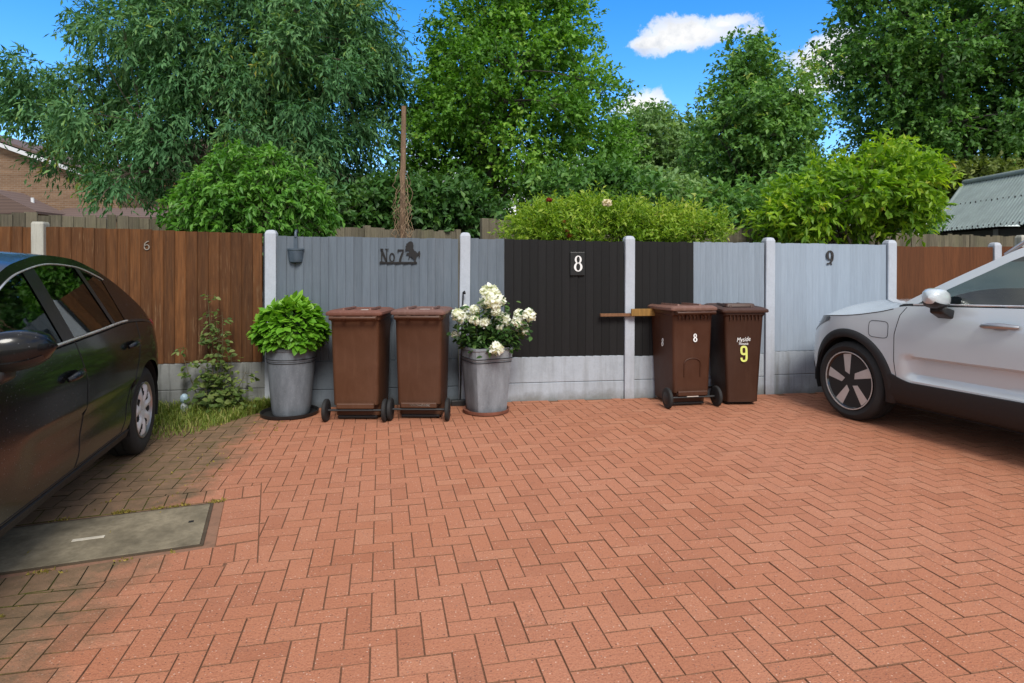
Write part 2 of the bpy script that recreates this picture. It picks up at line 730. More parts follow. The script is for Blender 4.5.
b.build('lifting_hole', plain('hole_black', (.006, .006, .006), .9), cv)

# ------------------------------------------------------------------- fences
m_brown = painted_wood('brown_stain', (.118, .046, .0135), .5, (.30, .19, .10), .36, .8, streak=(.050, .019, .007))
m_brown2 = painted_wood('red_brown_stain', (.112, .039, .013), .35, None, .15, .8, streak=(.085, .028, .009))
m_slate = painted_wood('slate_blue_paint', (.112, .137, .164), .16, None, .09, .7, streak=(.14, .162, .19))
m_blackp = painted_wood('black_paint', (.0052, .0050, .0052), .3, None, .3, .7)
m_light = painted_wood('pale_grey_paint', (.268, .318, .378), .10, (.24, .28, .33), .05, .7)
m_grey2 = painted_wood('faded_grey_wood', (.228, .272, .322), .14, (.20, .23, .26), .06, .75)
m_dkgap = plain('dark_batten', (.035, .045, .055), .8)
m_post = concrete('painted_post', (.40, .432, .48), (.17, .17, .16), .3)
m_rawpost = concrete('raw_concrete_post', (.40, .39, .34), (.13, .12, .08), .6)
m_gravel_raw = concrete('raw_gravel_board', (.20, .205, .195), (.035, .036, .026), .95)
m_gravel_slate = concrete('slate_gravel_board', (.125, .152, .18), (.06, .065, .06), .4)
m_gravel = concrete('grey_gravel_board', (.355, .392, .435), (.13, .13, .11), .35)
m_gravel_w = concrete('worn_grey_gravel_board', (.34, .375, .415), (.13, .13, .11), .6)

POSTPX = [41, 271.5, 463.5, 628, 767.5, 888.5, 995]
POSTTOP = [222, 230, 232.5, 236, 237.5, 240, 242.5]
PANTOP = [(226.5, 234), (236, 239), (238.5, 242), (241.5, 243), (243, 245), (246.5, 247)]
POSTLAB = ['bare concrete fence post behind the black car roof',
           'pale painted concrete post between the brown fence and the slate blue fence',
           'pale painted concrete post behind the white flowers, beside the cane',
           'pale painted concrete post in the middle of the black boards, crossed by the timber rail',
           'pale painted concrete post right behind the brown bin marked with a yellow 9',
           'pale painted concrete post where the pale grey fence meets the red brown fence',
           'short pale concrete post in the red brown fence, above the silver car mirror']
PW = .052
posts = []
for i, px in enumerate(POSTPX):
    p = fl(px)
    h = ftop(px, POSTTOP[i])
    b = MB()
    w = PW if i < 6 else .046
    prof = [(w, -.3), (w, h - .035), (w * .78, h - .008), (w * .35, h)]
    if i == 0:
        prof = [(w * 1.02, -.3), (w * 1.02, h - .02), (w * .9, h)]
    rings = [[Vector((sx * r, sy * r, z)) for sx, sy in ((-1, -1), (1, -1), (1, 1), (-1, 1))] for r, z in prof]
    b.rings(rings)
    o = b.build('concrete_post', m_rawpost if i == 0 else m_post, bevel=.006)
    o.location = p
    o.rotation_euler = (R(random.uniform(-.3, .3)), R([0, 0, .55, .3, .5, .3, 0][i]), FANG)
    tag(o, POSTLAB[i], 'fence post', 'concrete fence posts along the parking bays')
    posts.append(o)


def boards(x0, x1, z0, zt0, zt1, xa, xb, bw=.086, y=-.012, jag=.004):
    """feather-edge boards; zt0..zt1 is the height of the top between xa and xb"""
    b = MB()
    n = max(1, round((x1 - x0) / bw))
    s = (x1 - x0) / n
    for k in range(n):
        a = x0 + k * s
        c = a + s + .012
        if k == n - 1:
            c = x1
        t = (a - xa) / (xb - xa)
        zt = zt0 + (zt1 - zt0) * t + random.uniform(-jag, jag)
        yy = y + random.uniform(-.0015, .0015)
        pl = [(a, yy - .001), (a, yy - .005), (c - .006, yy - .019), (c, yy - .013), (c, yy - .001)]
        lean = random.uniform(-.002, .002)
        r0 = [Vector((px_, py_, z0 + random.uniform(0, .003))) for px_, py_ in pl]
        r1 = [Vector((px_ + lean, py_, zt)) for px_, py_ in pl]
        b.rings([r0, r1])
    return b


BAY = []


def bay(i, label, specs, gm, gsplit, zb, grp='fence panels between concrete posts', x_start=None):
    p, q = fl(POSTPX[i]), fl(POSTPX[i + 1])
    d = (q - p)
    Lg = d.length
    root = empty('timber_fence', p, FANG, label, 'fence panel', grp)
    zt0, zt1 = ftop(POSTPX[i], PANTOP[i][0]), ftop(POSTPX[i + 1], PANTOP[i][1])
    xs, xe = PW + .002, Lg - PW - .002

    def xpx(px):
        return (fl(px) - p).length * (1 if fl(px).x >= p.x else -1)
    for name, a, c, mat, lab, bw in specs:
        xa = xs if a is None else xpx(a)
        xb = xe if c is None else xpx(c)
        o = boards(xa, xb, zb, zt0, zt1, 0, Lg, bw).build(name, mat, root)
        if lab:
            o['label'] = lab
    b = MB()   # rails behind the boards
    for z in (zb + .1, (zb + zt0) / 2, min(zt0, zt1) - .15):
        b.box(xs, xe, -.010, .035, z - .03, z + .03)
    b.build('rail', m_dkgap, root)
    b = MB()
    b.box(xs, xe, -.026, .024, -.12, gsplit - .002)
    b.build('gravel_board', gm, root, bevel=.006)
    b = MB()
    b.box(xs, xe, -.024, .026, gsplit + .002, zb - .003)
    b.build('gravel_board', gm, root, bevel=.006)
    BAY.append(root)
    return root


bay(0, 'weathered brown board fence panel with a small metal 6, above bare concrete gravel boards',
    [('boards', None, 263.0, m_brown, None, .1), ('batten', 263.6, None, m_dkgap, 'dark blue grey end board', .05)], m_gravel_raw, .2, .455)
bay(1, 'slate blue board fence panel carrying the No 7 sign, behind two brown bins',
    [('boards', None, None, m_slate, None, .080)], m_gravel_slate, .17, .45)
bay(2, 'fence panel with a strip of slate blue and wide black boards carrying the white 8',
    [('slate_boards', None, 504, m_slate, 'slate blue boards', .088), ('black_boards', 504.3, None, m_blackp, 'black painted boards', .085)], m_gravel, .185, .452)
bay(3, 'fence panel half black and half faded grey behind the bins marked 8 and 9',
    [('black_boards', None, 692.5, m_blackp, 'black painted boards', .085), ('grey_boards', 692.8, None, m_grey2, 'faded grey boards', .06)], m_gravel, .19, .44)
bay(4, 'pale grey board fence panel carrying the number 9 beside the silver car',
    [('boards', None, None, m_light, None, .074)], m_gravel_w, .205, .46)
bay(5, 'red brown board fence panel right of the last tall white post',
    [('boards', None, None, m_brown2, None, .085)], m_gravel_raw, .2, .44)
# bays running on beyond both ends
pL = fl(41)
dv = Vector((math.cos(FANG), math.sin(FANG), 0))


def end_bay(p, L, zt, mat, label, bw):
    root = empty('timber_fence', p, FANG, label, 'fence panel', 'fence panels between concrete posts')
    boards(PW, L - PW, .455, zt, zt, 0, L, bw).build('boards', mat, root)
    for z0, z1 in ((-.1, .2), (.205, .452)):
        b = MB()
        b.box(PW, L - PW, -.025, .025, z0, z1)
        b.build('gravel_board', m_gravel_raw, root, bevel=.006)


end_bay(pL - dv * 1.9, 1.9, 1.74, m_brown, 'weathered brown board fence panel at the far left above the black car', .1)
pR = fl(995)
end_bay(pR, 1.75, 1.60, m_brown2, 'red brown board fence panel at the far right behind the silver car', .085)
b = MB()
h = 1.775
b.rings([[Vector((sx * r, sy * r, z)) for sx, sy in ((-1, -1), (1, -1), (1, 1), (-1, 1))] for r, z in ((.05, -.3), (.05, h - .03), (.035, h))])
o = b.build('concrete_post', m_rawpost, bevel=.006)
o.location = (6.52, 8.0, 0)
o.rotation_euler = (0, 0, FANG)
tag(o, 'grey concrete post at the right edge, just above the silver car roof', 'fence post', 'concrete fence posts along the parking bays')

# older fences beyond
m_old = painted_wood('weathered_fence_wood', (.125, .108, .075), .45, (.25, .23, .18), .3, .9, streak=(.10, .10, .05))


def old_fence(a, c, label, ztop, npost, step=0, seedz=.02):
    a, c = Vector(a), Vector(c)
    d = c - a
    L = d.length
    root = empty('old_fence', (a.x, a.y, 0), math.atan2(d.y, d.x), label, 'fence')
    ns = npost
    for k in range(ns):
        x0, x1 = L * k / ns + .05, L * (k + 1) / ns - .05
        zt = ztop + step * k + random.uniform(-.015, .015)
        boards(x0, x1, .1, zt, zt + random.uniform(-.02, .02), x0, x1, .105, jag=.018).build('board_panel', m_old, root)
    for k in range(ns + 1):
        b = MB()
        x = L * k / ns
        b.box(x - .045, x + .045, -.045, .045, -.2, ztop + step * k + .03)
        b.build('post', m_old, root, bevel=.008)
    b = MB()
    for z in (.5, 1.1, ztop - .2):
        b.box(0, L, -.008, .03, z - .03, z + .03)
    b.build('rail', m_old, root)
    return root


old_fence((-7.2, 5.3), (-.9, 10.3), 'greyed old board fence behind the brown fence on the left, under the blue green tree', 1.95, 5)
old_fence((-.36, 8.1), (10.2, 12.5), 'greyed old board fence running behind the black and pale grey panels on the right', 1.965, 7, -.003)

# --------------------------------------------------------------- text helper
def text_mesh(s, size, extrude=.0008, bold=0, sx=1, shear=0, cx=True):
    cu = bpy.data.curves.new('lettering', 'FONT')
    cu.body = s
    cu.size = size
    cu.extrude = extrude
    cu.offset = bold
    cu.shear = shear
    cu.align_x = 'CENTER' if cx else 'LEFT'
    cu.align_y = 'CENTER'
    cu.resolution_u = 6
    ob = bpy.data.objects.new('lettering', cu)
    me = bpy.data.meshes.new_from_object(ob)
    bpy.data.objects.remove(ob)
    bpy.data.curves.remove(cu)
    # text lies in XY facing +Z: stand it up facing -Y
    me.transform(Matrix.Rotation(R(90), 4, 'X') @ Matrix.Diagonal((sx, 1, 1, 1)))
    return me


def text_obj(name, s, size, mat, parent, loc, rot=(0, 0, 0), **kw):
    me = text_mesh(s, size, **kw)
    me.materials.append(mat)
    o = bpy.data.objects.new(name, me)
    COL.objects.link(o)
    o.parent = parent
    o.location = loc
    o.rotation_euler = rot
    return o


def stroke(pts, ws, y0, y1, mb, M=None):
    """flat brush stroke in x-z with varying width, extruded along y"""
    n = len(pts)
    L_, R_ = [], []
    for i in range(n):
        a, c = pts[max(i - 1, 0)], pts[min(i + 1, n - 1)]
        dx, dz = c[0] - a[0], c[1] - a[1]
        l = math.hypot(dx, dz) or 1
        nx, nz = -dz / l, dx / l
        w = ws[i] / 2
        L_.append((pts[i][0] + nx * w, pts[i][1] + nz * w))
        R_.append((pts[i][0] - nx * w, pts[i][1] - nz * w))
    rings = []
    for i in range(n):
        rings.append([Vector((L_[i][0], y0, L_[i][1])), Vector((R_[i][0], y0, R_[i][1])), Vector((R_[i][0], y1, R_[i][1])), Vector((L_[i][0], y1, L_[i][1]))])
    mb.rings(rings)


def fat_ring(cx, cz, rx, rz, wside, wtop, y0, y1, mb, n=28):
    """closed oval with thick sides and thin top and bottom, like a roman numeral bowl"""
    rings = []
    for k in range(n + 1):
        t = 2 * PI * k / n
        c, s = math.cos(t), math.sin(t)
        o = (cx + rx * c, cz + rz * s)
        i = (cx + (rx - wside) * c, cz + (rz - wtop) * s)
        rings.append([Vector((o[0], y0, o[1])), Vector((i[0], y0, i[1])), Vector((i[0], y1, i[1])), Vector((o[0], y1, o[1]))])
    mb.rings(rings, cap0=False, cap1=False)


def on_fence(px, py, off):
    """point just in front of the fence plane"""
    p = fl(px)
    z = CAMH + (HORIZ - py) * p.y / FOC
    return Vector((p.x, p.y, z)) + Vector((math.sin(FANG), -math.cos(FANG), 0)) * off


# --------------------------------------------------------------- wheelie bins
def bin_plastic(name, base, fade):
    N = NT(name)
    v = N.coord()
    n1 = N.noise(v, 4, 6, .7)
    n2 = N.noise(N.coord((10, 10, 1.2)), 2.5, 5, .7)
    n3 = N.noise(v, 260, 2, .5)
    c = N.mix(N.ramp(n1, [(.3, 0), (.7, 1)]), mul(base, .86), mul(base, 1.1))
    c = N.mix(N.math('MULTIPLY', N.ramp(n2, [(.5, 0), (.72, 1)]), .35), c, fade)
    N.set(base=c, rough=N.ramp(n1, [(.3, .42), (.7, .58)]), spec=.4)
    N.bump(n3, .12, .002)
    return N.mat


m_bin = [bin_plastic('faded_brown_plastic', (.080, .0325, .0150), (.12, .056, .032)),
         bin_plastic('brown_plastic', (.068, .0272, .0130), (.105, .05, .029)),
         bin_plastic('dark_brown_plastic', (.054, .0185, .0078), (.085, .036, .018)),
         bin_plastic('darker_brown_plastic', (.040, .0145, .0068), (.06, .027, .014))]
m_lid = [bin_plastic('pink_sheen_lid', (.15, .06, .04), (.23, .12, .09)), bin_plastic('pale_sheen_lid', (.15, .075, .058), (.26, .16, .13)),
         bin_plastic('tan_sheen_lid', (.17, .085, .062), (.30, .2, .16)), bin_plastic('dark_lid', (.052, .022, .014), (.09, .05, .035))]  # pale lids: pinkish reflected light is painted into their colours
m_tyre = plain('black_rubber', (.012, .012, .012), .75, var=.3, scale=20)
m_blackpl = plain('black_plastic', (.010, .010, .011), .5, var=.3, scale=12)
m_steel = plain('dull_steel', (.35, .35, .34), .4, .8, scale=30)
m_white = plain('white_vinyl', (.75, .75, .73), .5, var=.1)
m_yellow = plain('lime_vinyl', (.62, .66, .16), .5, var=.1)
m_label = plain('label_paper', (.6, .56, .5), .6, var=.2)


def rrect(w, d, r, z, yc=0, n=4):
    out = []
    for cx, cy, a0 in ((w / 2 - r, d / 2 - r, 0), (-w / 2 + r, d / 2 - r, 90), (-w / 2 + r, -d / 2 + r, 180), (w / 2 - r, -d / 2 + r, 270)):
        for k in range(n + 1):
            a = R(a0 + 90 * k / n)
            out.append(Vector((cx + r * math.cos(a), yc + cy + r * math.sin(a), z)))
    return out


def wheelie_bin(label, mb, ml, W=.54, D=.66, H=.93, wb=.43, db=.50, back_to_us=True):
    """axle side at -y when back_to_us, otherwise at +y"""
    root = empty('wheelie_bin', (0, 0, 0), 0, label, 'wheelie bin', 'brown wheelie bins in front of the fence')
    s = -1 if back_to_us else 1
    b = MB()
    rings = []
    ax_y = s * (db / 2 - .03)
    for z, t in ((.035, 0), (.05, .01), (.14, .08), (.145, .09), (.30, .28), (.6, .62), (H - .075, .96), (H - .07, 1.0)):
        w, d = wb + (W - .05 - wb) * t, db + (D - .06 - db) * t
        yc = 0
        if z <= .141:          # wheel recess on the axle side
            d -= .075
            yc = -s * .0375
        r = .035
        rings.append(rrect(w, d, r, z, yc))
    rings.append(rrect(W - .02, D - .02, .045, H - .055))   # rim collar
    rings.append(rrect(W - .015, D - .015, .045, H - .012))
    b.rings(rings)
    # moulded ribs under the collar
    for k in range(9 if W < .475 and D < .61 else 0):
        x = (k - 4) * (W - .12) / 9
        for sy in (-1, 1):
            b.box(x - .003, x + .003, sy * (D / 2 - .036), sy * (D / 2 - .014), H - .105, H - .056)
    b.build('body', mb, root, smooth=40, bevel=0)
    # lid
    b = MB()
    zl = H - .010
    tilt = lambda y: (-s * y / D) * .014
    def ring(w, d, r, z, sag=0):
        return [Vector((p.x, p.y, p.z - tilt(p.y) * 1.0)) for p in rrect(w, d, r, z)]
    b.rings([ring(W + .010, D + .022, .03, zl - .014), ring(W + .022, D + .03, .032, zl - .004), ring(W + .018, D + .026, .034, zl + .014),
             ring(W - .03, D - .03, .04, zl + .030), ring(W - .06, D - .06, .04, zl + .034), ring(W - .08, D - .08, .04, zl + .026), ring(W - .13, D - .13, .04, zl + .024)])
    lid = b.build('lid', ml, root, smooth=35)
    for x in (-.5, .5):       # moulded ribs on the lid
        b = MB()
        xx = x * (W - .24)
        b.rings([rrect(.03, D - .2, .012, zl + .03), rrect(.022, D - .21, .01, zl + .046)])
        for i in range(len(b.v) - 40, len(b.v)):
            b.v[i] = (b.v[i][0] + xx, b.v[i][1], b.v[i][2] - tilt(b.v[i][1]))
        b.build('lid_rib', ml, lid, smooth=35)
    # hinge bar with grips on the axle side
    b = MB()
    yh = s * (D / 2 + .045)
    b.tube([(-W / 2 + .035, yh, H - .035), (W / 2 - .035, yh, H - .035)], .014, 10)
    for x in (-W / 2 + .05, -W * .17, W * .17, W / 2 - .05):
        b.box(x - .018, x + .018, min(s * (D / 2 - .02), yh), max(s * (D / 2 - .02), yh), H - .055, H - .02)
    b.build('handle', mb, root, smooth=40, bevel=.004)
    # axle, foot bar, wheels
    ya = s * (db / 2 + .012)
    b = MB()
    b.tube([(-W / 2 - .005, ya, .10), (W / 2 + .005, ya, .10)], .011, 8)
    b.build('axle', m_blackpl, root, smooth=40)
    b = MB()
    b.box(-wb / 2 + .03, wb / 2 - .03, ya - .025, ya + .03, .115, .165)
    b.build('foot_bar', mb, root, bevel=.01)
    b = MB()
    b.box(-wb / 2 + .02, wb / 2 - .02, -db / 2 * .75, db / 2 * .8, .012, .035)
    b.build('base', m_blackpl, root, bevel=.006)
    for x in (-1, 1):
        b = MB()
        Mx = Matrix.Translation((x * (W / 2 + .022), ya, .10)) @ Matrix.Rotation(R(90), 4, 'Y')
        b.lathe([(.03, -.018), (.075, -.018), (.094, -.016), (.10, -.010), (.10, .010), (.094, .016), (.075, .018), (.03, .018)], 28, M=Mx)
        w = b.build('wheel', m_tyre, root, smooth=35)
        b = MB()
        Mx2 = Matrix.Translation((x * (W / 2 + .022), ya, .10)) @ Matrix.Rotation(R(90), 4, 'Y')
        b.lathe([(.012, -.022), (.055, -.0205), (.06, -.0185)], 20, M=Mx2)
        b.lathe([(.06, .0185), (.055, .0205), (.012, .022)], 20, M=Mx2)
        b.build('hub', m_blackpl, w, smooth=35)
    return root


def eight(parent, loc, rot):
    b = MB()
    fat_ring(0, .019, .018, .020, .0115, .0085, -.001, 0, b, 24)
    fat_ring(0, -.019, .0215, .0235, .013, .0095, -.0016, -.0003, b, 24)
    o = b.build('number', m_white, parent)
    o.location = loc
    o.rotation_euler = rot


b1 = wheelie_bin('faded red brown wheelie bin next to the green leafy potted plant', m_bin[0], m_lid[0], W=.478, wb=.395, H=.962, D=.64, db=.48)
b1.location = gp(356, 421) + Vector((0.0, .235, 0))
b1.rotation_euler.z = R(0)
b2 = wheelie_bin('brown wheelie bin with a pale lid beside the potted white flowers', m_bin[1], m_lid[1], W=.468, wb=.385, H=.966, D=.64, db=.48)
b2.location = gp(420, 420) + Vector((.0, .235, 0))
b2.rotation_euler.z = R(-1.5)
for bb, x, y in ((b1, .06, -.1), (b2, .03, -.12)):
    b = MB()
    b.box(x - .045, x + .045, y - .03, y + .03, (.974), .9815 + (.0 if bb is b1 else .004))
    b.build('label_sticker', m_label, bb)
b = MB()
b.box(-.08, .1, -.277, -.2755, .132, .15)
b.build('reflector_strip', m_label, b2)

b3 = wheelie_bin('dark brown wheelie bin marked with a white 8, its wheels towards the viewer', m_bin[2], m_lid[2], W=.47, wb=.37, H=.965, D=.60, db=.47)
p = (gp(669.5, 408.5) + gp(713, 405.5)) / 2
b3.rotation_euler.z = R(11)
b3.location = p + Vector((-math.sin(R(11)) * .235, math.cos(R(11)) * .235, 0))
tl = math.atan((.03) / .85)
fy = lambda z: -(.235 + (.54 / 2 - .235) * (z - .14) / .75)
eight(b3, (.022, -.2685, .682), (R(-2.2), 0, 0))
b = MB()
for k in range(15):
    pass
arch = []
for k in range(13):
    t = PI * k / 12
    arch.append((.085 * math.cos(t), -.2525 - .0, .43 + .05 * math.sin(t)))
arch = [(.085, -.246, .30)] + arch + [(-.085, -.246, .30)]
b.tube(arch, .007, 6)
b.build('moulded_arch', m_bin[2], b3, smooth=60)
eight(b3, (-.2045, -.02, .615), (R(-3.2), 0, R(-90)))
b = MB()
b.box(-.06, .06, -.262, -.258, .105, .118)
b.build('reflector_strip', m_label, b3)

b4 = wheelie_bin('dark brown wheelie bin marked with a yellow 9 and white writing', m_bin[3], m_lid[3], W=.45, wb=.315, H=.955, D=.56, db=.42, back_to_us=False)
b4.location = gp(739, 405.5) + Vector((.03, .22, 0))
b4.rotation_euler.z = R(3)
yf = lambda z: -(.21 + .04 * (z - .05) / .83) - .004
b = MB()
loop = []
for k in range(25):
    a = 2 * PI * k / 24
    q = (abs(math.cos(a)) ** 3.2 + abs(math.sin(a)) ** 3.2) ** (-1 / 3.2)
    loop.append((.0255 * q * math.cos(a), .035 + .036 * q * math.sin(a)))
stroke(loop, [.021] * 25, -.001, 0, b)
stroke([(.0255, .03), (.0255, -.042), (.020, -.060), (.006, -.068), (-.010, -.068), (-.022, -.060), (-.0255, -.045), (-.0255, -.036)], [.021, .021, .0205, .020, .020, .0205, .021, .021], -.0016, -.0002, b)
o = b.build('number', m_yellow, b4, normals=True)
o.location = (.0, yf(.53) - .001, .512)
o.rotation_euler = (R(-2.5), 0, 0)
text_obj('lettering', 'Myside', .062, m_white, b4, (-.01, yf(.67) - .001, .655), (R(-2.5), R(-5), 0), bold=.0, shear=.35, sx=.8)
text_obj('lettering', 'house', .04, m_white, b4, (-.005, yf(.62) - .001, .615), (R(-2.5), 0, 0), bold=.0, sx=1.0)
# raised block on the lid of the 9 bin
b = MB()
b.rings([rrect(.30, .14, .02, .975, -.1), rrect(.28, .12, .02, 1.003, -.1)])
b.build('lid_handle', m_lid[3], b4, smooth=35)

# ------------------------------------------------------------------- planters
def pot_mat(name, a, b_, c_):
    P = NT(name)
    n1 = P.noise(P.coord((5, 5, 1.4)), 2.2, 6, .7)
    n2 = P.noise(P.coord(), 60, 4, .6)
    c = P.mix(P.ramp(n1, [(.3, 0), (.68, 1)]), a, b_)
    c = P.mix(P.ramp(n2, [(.55, 0), (.8, .4)]), c, c_)
    P.set(base=c, rough=.65, spec=.25)
    P.bump(n2, .15, .003)
    return P.mat


m_pot = pot_mat('slate_grey_pot', (.090, .102, .116), (.165, .185, .21), (.26, .275, .29))
m_pot2 = pot_mat('mid_grey_pot', (.135, .146, .160), (.235, .252, .275), (.33, .34, .35))
m_potrim = plain('dark_groove', (.03, .033, .037), .7)
m_terra = plain('terracotta', (.20, .075, .045), .75, var=.35, scale=12)
m_earth = plain('potting_soil', (.03, .02, .013), .95, var=.5, scale=30, bump=.8)


def planter(label, loc, rz, rb, rt, H, square):
    root = empty('planter', loc, rz, label, 'plant pot')
    def ring(r, z):
        out = []
        n = 40
        for k in range(n):
            t = 2 * PI * k / n
            e = 2.0 if not square else 7.0
            q = (abs(math.cos(t)) ** e + abs(math.sin(t)) ** e) ** (-1 / e)
            out.append(Vector((r * q * math.cos(t), r * q * math.sin(t), z)))
        return out
    b = MB()
    hb = H * .80
    prof = [(rb * .96, 0), (rb, .015)]
    for k in range(1, 8):
        t = k / 8
        prof.append((rb + (rt * .955 - rb) * t ** .9, .015 + (hb - .015) * t))
    prof += [(rt * .955, hb), (rt * .985, hb + .006), (rt * .995, H - .03), (rt * 1.03, H - .022), (rt * 1.03, H), (rt * .96, H), (rt * .93, H - .05), (rt * .9, H - .09)]
    b.rings([ring(r, z) for r, z in prof], cap1=False)
    b.build('pot', m_pot2 if square else m_pot, root, smooth=38)
    b = MB()
    for z in (hb - .012, hb + .022):
        rr = ring(rt * (.957 if z < hb else .993), z)
        b.tube(rr + rr[:2], .0045, 5, caps=False)
    b.build('groove', m_potrim, root, smooth=60)
    b = MB()
    b.add(ring(rt * .93, H - .05), [tuple(range(40))])
    b.build('soil', m_earth, root)
    return root


def saucer(label, loc, r, mat, h=.035):
    b = MB()
    b.lathe([(r * .8, 0), (r * .97, .006), (r, h), (r * .955, h), (r * .9, .012), (.01, .010)], 40)
    o = b.build('saucer', mat, smooth=35)
    o.location = loc
    return tag(o, label, 'saucer', 'saucers under plant pots')


P1 = Vector((-2.07, 5.82, 0))
P2_ = Vector((-.245, 5.93, 0))
saucer('black saucer under the grey pot of the green leafy plant', P1 + Vector((.0, 0, .002)), .262, m_blackpl)
saucer('terracotta saucer under the grey pot of white flowers', P2_ + Vector((0, 0, .002)), .222, m_terra)
planter('round tapered grey pot on a black saucer holding the green leafy plant', P1 + Vector((.015, 0, .014)), 0, .17, .222, .62, False)
planter('squarish tapered grey pot on a terracotta saucer holding white flowers', P2_ + Vector((0, 0, .014)), R(27), .158, .205, .61, True)


# -------------------------------------------------------------- leaf builders
def unit(a):
    return a / np.maximum(np.linalg.norm(a, axis=-1, keepdims=True), 1e-9)


def leaf_arrays(pos, d, nrm, L, Wd, fold=.25, curl=.15, six=False):
    """leaf blades from base point, direction, normal; returns V, F(quads)"""
    d = unit(d)
    s = unit(np.cross(d, nrm))
    n = np.cross(s, d)
    L = L[:, None]
    Wd = Wd[:, None]
    if not six:
        b = pos
        mid = pos + d * L * .45
        l = mid + s * Wd * .5 + n * Wd * fold
        r = mid - s * Wd * .5 + n * Wd * fold
        t = pos + d * L - n * L * curl
        V = np.stack([b, l, t, r], 1).reshape(-1, 3)
        k = np.arange(len(pos))[:, None] * 4
        F = np.concatenate([k + np.array([[0, 3, 2]]), k + np.array([[0, 2, 1]])], 1).reshape(-1, 3)
        return V, F, 2
    b = pos
    a1 = pos + d * L * .3 - n * L * curl * .1
    a2 = pos + d * L * .66 - n * L * curl * .45
    l1, r1 = a1 + s * Wd * .46 + n * Wd * fold, a1 - s * Wd * .46 + n * Wd * fold
    l2, r2 = a2 + s * Wd * .42 + n * Wd * fold * .8, a2 - s * Wd * .42 + n * Wd * fold * .8
    t = pos + d * L - n * L * curl
    V = np.stack([b, a1, a2, t, l1, r1, l2, r2], 1).reshape(-1, 3)
    k = np.arange(len(pos))[:, None] * 8
    tri = [(0, 1, 4), (0, 5, 1), (1, 2, 6), (1, 6, 4), (1, 5, 7), (1, 7, 2), (2, 3, 6), (2, 7, 3)]
    F = np.concatenate([k + np.array([q]) for q in tri], 1).reshape(-1, 3)
    return V, F, 8


def rdir(n):
    return unit(RNG.normal(size=(n, 3)))


def leaf_mesh(name, pos, d, nrm, L, Wd, mat, parent, rnd, **kw):
    V, F, k = leaf_arrays(pos, d, nrm, L, Wd, **kw)
    return raw_mesh(name, V, F, mat, parent, np.repeat(rnd, k), smooth=k == 8)


# hydrangea-like plant in pot 1
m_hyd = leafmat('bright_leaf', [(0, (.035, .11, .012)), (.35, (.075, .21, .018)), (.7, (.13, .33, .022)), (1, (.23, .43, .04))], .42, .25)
m_stem = plain('green_stem', (.06, .10, .025), .7)
m_woody = plain('woody_stem', (.10, .07, .04), .85)
pl = empty('leafy_plant', P1 + Vector((.0, 0, .6)), 0, 'bushy plant of bright green leaves growing in the round grey pot', 'plant')
n = 1350
dirs = rdir(n)
dirs[:, 2] = np.abs(dirs[:, 2]) * 1.35 - .62
dirs = unit(dirs)
rad = np.array([.285, .27, .255])
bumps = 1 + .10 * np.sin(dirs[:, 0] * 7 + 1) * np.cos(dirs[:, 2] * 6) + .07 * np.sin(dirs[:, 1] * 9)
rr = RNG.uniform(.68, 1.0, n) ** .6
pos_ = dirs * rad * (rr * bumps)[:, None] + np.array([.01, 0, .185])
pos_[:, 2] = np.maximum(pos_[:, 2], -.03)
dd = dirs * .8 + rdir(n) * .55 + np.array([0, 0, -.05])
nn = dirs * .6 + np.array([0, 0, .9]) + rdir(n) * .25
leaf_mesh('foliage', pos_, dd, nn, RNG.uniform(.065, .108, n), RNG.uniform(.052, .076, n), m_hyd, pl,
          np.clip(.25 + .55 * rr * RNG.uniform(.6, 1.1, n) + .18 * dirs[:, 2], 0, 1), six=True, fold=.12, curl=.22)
b = MB()
for k in range(26):
    a = random.uniform(0, 2 * PI)
    r = random.uniform(.05, .27)
    b.tube([(.08 * math.cos(a) * .5, .08 * math.sin(a) * .5, -.05), (r * .6 * math.cos(a), r * .6 * math.sin(a), .1), (r * math.cos(a), r * math.sin(a), random.uniform(.15, .4))], [.006, .005, .003], 5)
b.build('stems', m_stem, pl)

# white flowering plant in pot 2
m_rose = leafmat('dark_rose_leaf', [(0, (.022, .055, .014)), (.5, (.042, .10, .022)), (.85, (.07, .15, .03)), (1, (.12, .19, .045))], .45, .22)
m_petal = leafmat('white_petal', [(0, (.72, .70, .60)), (.4, (.82, .82, .78)), (1, (.86, .86, .85))], .6, .25)
PZ = .6
fp = empty('flowering_plant', P2_ + Vector((0, 0, PZ)), 0, 'leggy plant with big round white blooms growing in the squarish grey pot', 'plant')
blooms = [(586, 238, 27), (572, 268, 20), (597, 262, 26), (617, 265, 17), (480, 306, 17), (484, 314, 20), (514, 318, 18), (534, 328, 14), (505, 288, 11), (536, 292, 15), (568, 334, 16), (585, 298, 15),
          (605, 297, 14), (628, 327, 22), (616, 350, 9), (676, 331, 17), (680, 308, 16), (712, 310, 19), (690, 352, 18), (700, 365, 9), (607, 419, 20), (473, 372, 12)]


def bloom_mesh(seed, n=120):
    g = np.random.default_rng(seed)
    i = np.arange(n)
    ph = i * 2.39996
    z = 1 - 1.75 * (i + .5) / n
    r = np.sqrt(np.maximum(1 - z * z, 0))
    u = np.stack([r * np.cos(ph), r * np.sin(ph), z], 1)
    u = unit(u + g.normal(size=u.shape) * .12)
    pos = u * g.uniform(.55, .85, (n, 1))
    tang = unit(np.cross(u, g.normal(size=u.shape)))
    d = tang * .8 + u * .55
    V, F, k = leaf_arrays(pos - tang * .25, d, u, g.uniform(.5, .75, n), g.uniform(.5, .7, n), six=True, fold=-.05, curl=-.15)
    return V, F, np.repeat(g.uniform(.2, 1, n), k)


